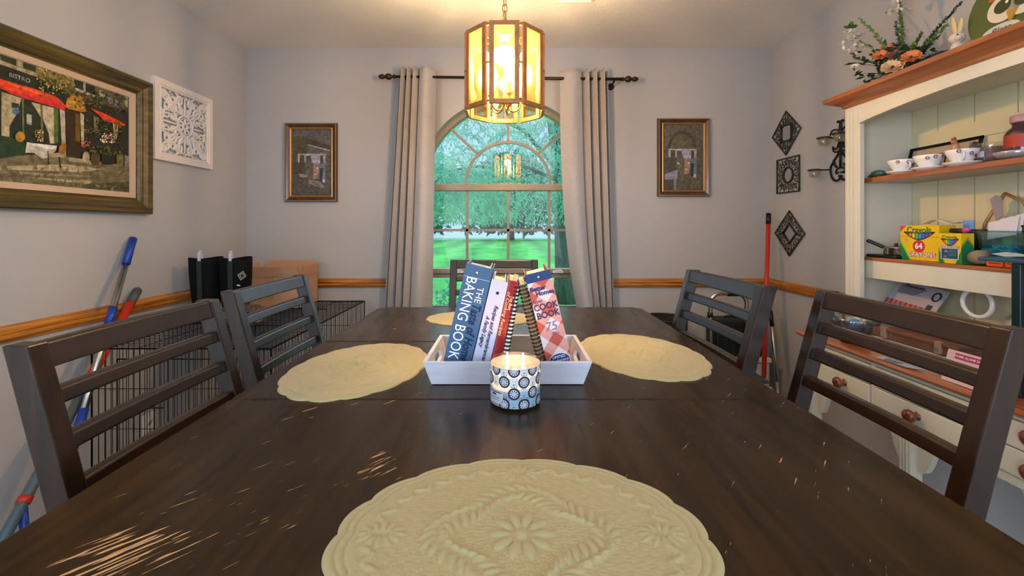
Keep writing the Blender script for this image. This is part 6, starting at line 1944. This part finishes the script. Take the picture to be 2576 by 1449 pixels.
tag(MB().box(bs.x - .002, bs.x, bs.y - .017, bs.y + .017, S2 + .115, S2 + .145).build('sticky_note', mat('blue_note', '#6f9fe0', .7)), 'bright blue sticky pad standing in the dark tub', 'note')
for i, (a, b2, c, lb) in enumerate((((2483, 568), (2545, 545), 1.545, 'white folded card leaning in the teal tub, left one'), ((2510, 560), (2558, 540), 1.552, 'white printed card leaning in teal tub, right one'))):
    p, q = S(*a, c), S(*b2, c)
    g = MB(); g.add([p + Vector((0, 0, -.045)), q + Vector((0, -.012, -.055)), q + Vector((.012, -.01, .004)), p + Vector((.012, .006, .010))], [(0, 1, 2, 3)], col='#dcd3dc')
    if i:
        for k in range(4): g.bar(p.lerp(q, .25) + Vector((.0075, 0, .002 - .009 * k)), p.lerp(q, .85) + Vector((.0075, 0, .000 - .009 * k)), .0006, .0016, col='#6a5a68')
    tag(g.build('paper_card', PRINT, solid=.0008), lb, 'card')
mk = S(2434, 582, 1.52)
t = thing('marker_pen', 'black marker with pink cap behind the smaller crayon box', 'marker', (1.49, mk.y + .01, S2 + .104))
a_, b_ = Vector((1.490, 1.448, S2 + .110)), Vector((1.488, 1.406, S2 + .1095))
MB().tube([a_, b_], .0075, 12).build('barrel', BLACKP, t); MB().tube([b_, b_ + Vector((-.006, -.016, .004)), b_ + Vector((-.008, -.024, .005))], [.0082, .0075, .004], 12).build('cap', mat('pink_cap', '#d8489a', .35), t)
rl = S(2468, 640, 1.50)
t = thing('paper_bag', 'crumpled brown paper bag end between crayon box and orange tool', 'bag', (1.50, rl.y, S2))
g = MB(); g.tube([Vector((1.482, rl.y + .012, S2 + .024)), Vector((1.484, rl.y - .004, S2 + .026)), Vector((1.486, rl.y - .03, S2 + .028))], [.018, .023, .021], 12); g.build('bag_body', mat('kraft_paper', '#8f7a66', .85, noise_s=30, noise_a=.2), t)
og0, og1 = S(2485, 665, 1.475), S(2578, 672, 1.475)
t = thing('utility_knife', 'bright orange utility knife lying along front of middle shelf', 'tool', (1.475, (og0.y + og1.y) / 2, S2))
g = MB(); g.box(1.468, 1.490, og1.y, og0.y, S2 + .001, S2 + .021); g.build('handle', mat('orange_plastic', '#e8561c', .4), t, bevel=.004)
ym = og0.y + (og1.y - og0.y) * .52
g = MB(); g.box(1.4672, 1.468, ym - .0025, ym + .0025, S2 + .003, S2 + .019); g.box(1.4672, 1.468, ym - .05, ym - .008, S2 + .012, S2 + .015); g.box(1.4672, 1.468, ym + .008, ym + .040, S2 + .011, S2 + .014); g.build('imprint', mat('burnt_imprint', '#7a2a10', .5), t)
pw0 = S(2545, 640, 1.50)
g = MB(); g.add([Vector((1.475, og0.y - .01, S2 + .040)), Vector((1.475, og1.y - .02, S2 + .023)), Vector((1.53, og1.y - .02, S2 + .030)), Vector((1.53, og0.y - .01, S2 + .046))], [(0, 1, 2, 3)])
tag(g.build('loose_paper', PAPER, solid=.0008), 'loose white sheet resting over the orange tool', 'paper')
# wooden triangle easel at back of middle shelf
e0, e1, e2 = S(2528, 486, 1.635), S(2478, 562, 1.620), S(2590, 540, 1.620)
t = thing('easel', 'small wooden triangular easel with grey tag at back of middle shelf', 'easel', (1.62, e0.y, S2))
EW = wood('pine_stick', '#8a6a3a', '#a98a5a', .5, 'Z', 8)
g = MB(); g.tube([Vector((1.60, e1.y + .005, S2 + .001)), e1, e0], .005, 8); g.build('easel_leg', EW, t)
g = MB(); g.tube([e0, S(2576, 508, 1.63), Vector((1.62, e2.y - .06, S2 + .001))], .005, 8); g.build('easel_leg', EW, t)
g = MB(); tg = S(2509, 520, 1.615); g.prism([tg + Vector((0, .022, .026)), tg + Vector((0, .006, .038)), tg + Vector((0, -.012, .030)), tg + Vector((0, -.016, -.03)), tg + Vector((0, .004, -.05))], (.002, 0, 0)); g.build('hanging_tag', mat('grey_suede', '#9c8f94', .8), t)

# ---------------------------------------------------------------- counter
# glass bowl on stand
gb = Vector((1.310, 1.634, S0))
t = thing('glass_bowl', 'clear glass bowl on a black foot at far end of counter', 'bowl', gb)
g = MB(); lathe_at(g, [(0, .022), (.030, .024), (.058, .044), (.078, .076), (.086, .098), (.083, .098), (.075, .077), (.055, .047), (.028, .028), (0, .027)], gb, 40); g.build('bowl', thin_glass('grey_glass', (.66, .72, .75), .18, .03), t)
g = MB(); lathe_at(g, [(0, .001), (.042, .001), (.042, .008), (.022, .014), (.024, .022), (0, .022)], gb, 28); g.build('foot', BLACKP, t)
tag(MB().ball(gb + Vector((-.01, -.02, .062)), (.030, .028, .030), 14, 10).build('blue_ball', mat('blue_rubber', '#2f7fb8', .4)), 'bright blue ball inside the clear glass bowl', 'ball')
# stack of white papers
rn = random.Random(5)
for i in range(4):
    a = Vector((1.285 + rn.uniform(-.008, .008), 1.30 + rn.uniform(-.01, .01), S0 + .001 + i * .013))
    g = MB(); g.box(a.x, a.x + .112, a.y - .11, a.y + .225, a.z, a.z + .0125)
    o_ = g.build('paper_stack', mat('paper_%d' % i, ['#cfd6d4', '#c2cccb', '#d6dbdc', '#cdd3d8'][i], .7, noise_s=120, noise_a=.08, stretch=(1, .03, 12)), bevel=.002)
    tag(o_, ['lowest pad of pale paper on counter under leather case', 'second pad of pale paper from bottom under leather case', 'third pad of pale paper from bottom under leather case', 'topmost pad of pale paper directly under leather case'][i], 'paper', 'pads of paper on the counter')
# leather case
lc0 = Vector((1.37, 1.42, S0 + .0535))
t = thing('leather_case', 'flat brown leather case lying on the pale papers', 'case', lc0)
LTH = mat('brown_leather', '#6b4636', .5, noise_s=18, noise_a=.25, bump=.3, bump_s=120)
g = MB(); g.box(1.292, 1.398, 1.235, 1.535, lc0.z, lc0.z + .032); g.build('case_body', LTH, t, bevel=.010, seg=3)
g = MB(); g.box(1.288, 1.398, 1.235, 1.490, lc0.z + .024, lc0.z + .040); g.build('case_flap', LTH, t, bevel=.006)
for y in (1.478, 1.29):
    g = MB(); g.box(1.283, 1.300, y - .010, y + .010, lc0.z + .004, lc0.z + .042); s_ = g.build('strap', mat('pale_leather', '#9a7664', .5), t, bevel=.003)
    MB().box(1.2815, 1.2835, y - .006, y + .006, lc0.z + .012, lc0.z + .024).build('buckle', CHROME, s_)
# pink note
pn0, pn1 = S(2383, 848, 1.262), S(2491, 875, 1.262)
zlo = S0 + .002
t = thing('paper_note', 'pink sheet headed HOME ALONE DOG leaning on counter stack', 'paper', (1.262, 1.16, S0))
g = MB()
yA, yB2 = pn0.y, pn1.y
zA = .930
lnn = .022
def NP(y, v, e=0): return Vector((1.2435 + lnn * v - e, y, zlo + (zA - zlo) * v))
g.add([NP(yA, 0), NP(yB2, 0), NP(yB2, 1), NP(yA, 1)], [(0, 1, 2, 3)], col='#d8b6b6')
Wn = yA - yB2
g.add([NP(yA - .20 * Wn, .76, .0008), NP(yB2 + .10 * Wn, .76, .0008), NP(yB2 + .10 * Wn, .93, .0008), NP(yA - .20 * Wn, .93, .0008)], [(0, 1, 2, 3)], col='#b02a5a')
g.text('HOME ALONE DOG', .0088, frame(NP(yA - .55 * Wn, .845, .0016), (0, -1, 0), (lnn, 0, zA - zlo)), col='#f4e6ea', sx=.98, bold=.0002)
for k in range(7):
    v = .60 - .065 * k; g.add([NP(yA - .12 * Wn, v, .0008), NP(yB2 + (.08 + .03 * (k % 3)) * Wn, v, .0008), NP(yB2 + (.08 + .03 * (k % 3)) * Wn, v + .013, .0008), NP(yA - .12 * Wn, v + .013, .0008)], [(0, 1, 2, 3)], col='#a98a90')
g.build('note_sheet', PRINT, t)
# package of striped utensils leaning at back
t = thing('plastic_package', 'clear plastic package with red-striped insert leaning at back of counter', 'package', (1.53, 1.55, S0))
pA, pB, pC, pD = S(2212, 775, 1.53), S(2335, 815, 1.53), S(2390, 735, 1.60), S(2268, 703, 1.60)
g = MB()
bl = lambda u, v: pA * (1 - u) * (1 - v) + pB * u * (1 - v) + pC * u * v + pD * (1 - u) * v
n_ = (pB - pA).cross(pD - pA).normalized()
if n_.x > 0: n_ = -n_
g.add([bl(0, 0), bl(1, 0), bl(1, 1), bl(0, 1)], [(0, 1, 2, 3)], col='#b9b4bd')
for k in range(8):
    u0, u1 = k * .10, k * .10 + .055
    g.add([bl(u0, 0) + n_ * .001, bl(u1, 0) + n_ * .001, bl(u1, .38) + n_ * .001, bl(u0, .38) + n_ * .001], [(0, 1, 2, 3)], col='#a8404e')
    g.add([bl(u1, 0) + n_ * .001, bl(u0 + .1, 0) + n_ * .001, bl(u0 + .1, .38) + n_ * .001, bl(u1, .38) + n_ * .001], [(0, 1, 2, 3)], col='#c07a84')
for k in range(5): g.add([bl(.1, .84 - .05 * k) + n_ * .001, bl(.62 - .04 * k, .84 - .05 * k) + n_ * .001, bl(.62 - .04 * k, .86 - .05 * k) + n_ * .001, bl(.1, .86 - .05 * k) + n_ * .001], [(0, 1, 2, 3)], col='#4a4a50')
g.text('Premium', .022, frame(bl(.36, .88) + n_ * .0014, pB - pA, pD - pA), shear=.3, col='#2a2a30')
g.add([bl(.80, .05) + n_ * .001, bl(.90, .05) + n_ * .001, bl(.90, .5) + n_ * .001, bl(.80, .5) + n_ * .001], [(0, 1, 2, 3)], col='#4a4c50')
g.tube([bl(.86 + .07 * math.cos(2 * PI * i / 20), .76 + .12 * math.sin(2 * PI * i / 20)) + n_ * .002 for i in range(20)], .0015, 5, closed=True, col='#3a3a40')
g.build('package_front', paint_mat('glossy_package', .15), t, solid=.004)
# stand for the package base so that it reaches the counter
g = MB(); g.hexa([pA + Vector((0, 0, S0 + .001 - pA.z)), pB + Vector((0, 0, S0 + .001 - pB.z)), pB + Vector((.05, 0, S0 + .001 - pB.z)), pA + Vector((.05, 0, S0 + .001 - pA.z))], [pA, pB, pB + Vector((.05, 0, 0)), pA + Vector((.05, 0, 0))]); g.build('package_base', mat('package_plastic', '#b9b4bd', .3), t)
# yellow-green ribbon / cloth
rb = S(2400, 805, 1.44)
t = thing('cloth_bundle', 'loosely folded yellow-green and white cloth on the counter', 'cloth', (1.44, rb.y, S0))
g = MB(); YGm = mat('lime_cloth', '#c3c35c', .8)
def rbn(u, v): return Vector((1.408 + .06 * v, rb.y + .045 - .165 * u, S0 + .055 + .045 * abs(math.sin(u * 5.2 + .5)) * (1 - .45 * u) - .02 * v + .012 * math.sin(9 * u + 4 * v)))
g.grid(rbn, 40, 10); g.build('cloth_fold', YGm, t, solid=.004)
g = MB()
def rb2(u, v): return Vector((1.406 + .066 * v, rb.y + .05 - .175 * u, S0 + .002 + .055 * math.sin(PI * v) * (.8 + .2 * math.sin(u * 12))))
g.grid(rb2, 40, 10); g.build('under_fold', mat('pale_cloth', '#dedfb4', .8), t, solid=.004)
# white ceramic ring-handled jug and plate
rg = S(2462, 762, 1.535); 
t = thing('ceramic_jug', 'white ceramic piece with large ring handle on counter', 'jug', (1.535, rg.y - .03, S0))
g = MB(); g.tube([(1.53, rg.y + .045 * math.cos(2 * PI * i / 36), rg.z + .045 * math.sin(2 * PI * i / 36)) for i in range(36)], .0068, 12, closed=True); g.build('ring_handle', PORC, t)
bse = Vector((1.54, rg.y - .045, S0)); g = MB(); lathe_at(g, [(0, .001), (.040, .001), (.056, .014), (.058, .036), (.044, .058), (.030, .066), (.026, .064), (.04, .052), (.05, .034), (.035, .01), (0, .008)], bse, 32); g.build('jug_body', PORC, t)
pl_ = S(2568, 775, 1.62)
tag(MB().lathe([(0, 0), (.055, .0), (.085, .012), (.087, .015), (.055, .004), (0, .003)], 40, (1.640, pl_.y - .02, S0 + .088), Matrix.Rotation(R(-78), 4, 'Y'), cap=False).build('white_plate', PORC), 'white round plate propped upright at back of counter', 'plate')
wd = Vector((1.44, 1.205, S0 + .002))
tag(MB().ball(wd + Vector((0, 0, .040)), (.05, .055, .039), 18, 12).build('wooden_bowl', wood('brown_bowl_wood', '#6b3f24', '#8f5c38', .35, 'Y', 6)), 'rounded brown wooden bowl upside down on counter', 'bowl')
# black glass-topped riser at right edge
st_ = Vector((1.42, 1.07, S0))
t = thing('riser_stand', 'black stand with dark glass top at right edge of picture', 'stand', st_)
BLG = mat('dark_glass_top', '#33505e', .12, coat=.5)
zt3 = 1.198
g = MB(); g.box(1.30, 1.452, .90, 1.195, zt3 - .012, zt3); g.build('glass_top', BLG, t, bevel=.004)
for (x, y) in ((1.315, 1.108), (1.44, 1.108), (1.315, .915), (1.44, .915)):
    MB().box(x - .010, x + .010, y - .010, y + .010, S0 + .001, zt3 - .012).build('leg', mat('black_post', '#16262a', .3), t, bevel=.003)
g = Vector((1.285, 1.005, S0))
t = thing('coffee_tin', 'glossy black canister on counter at the right picture edge', 'canister', g)
m_ = MB(); lathe_at(m_, [(0, .001), (.032, .001), (.034, .006), (.034, .088), (.030, .094), (0, .094)], g, 28); m_.build('canister_body', mat('glossy_black', '#0d1114', .1, coat=.6), t)
m_ = MB(); lathe_at(m_, [(0, .094), (.031, .094), (.031, .102), (.008, .106), (.010, .116), (0, .118)], g, 24); m_.build('lid', CHROME, t)
m_ = MB(); m_.add([S(2200, 905, 1.228) + Vector((0, 0, 0)) * 0], []) if False else None
cp = Vector((1.235, 1.39, S0 + .001))
g = MB(); g.add([(1.226, 1.44, S0 + .002), (1.226, 1.33, S0 + .0045), (1.262, 1.30, S0 + .006), (1.262, 1.45, S0 + .003)], [(0, 1, 2, 3)], col='#aab8cf'); g.add([(1.228, 1.41, S0 + .0045), (1.228, 1.37, S0 + .0055), (1.25, 1.36, S0 + .0065), (1.25, 1.42, S0 + .005)], [(0, 1, 2, 3)], col='#5a7aa8')
tag(g.build('leaflet', PRINT, solid=.0006), 'small blue and white leaflet lying on front edge of counter', 'leaflet')
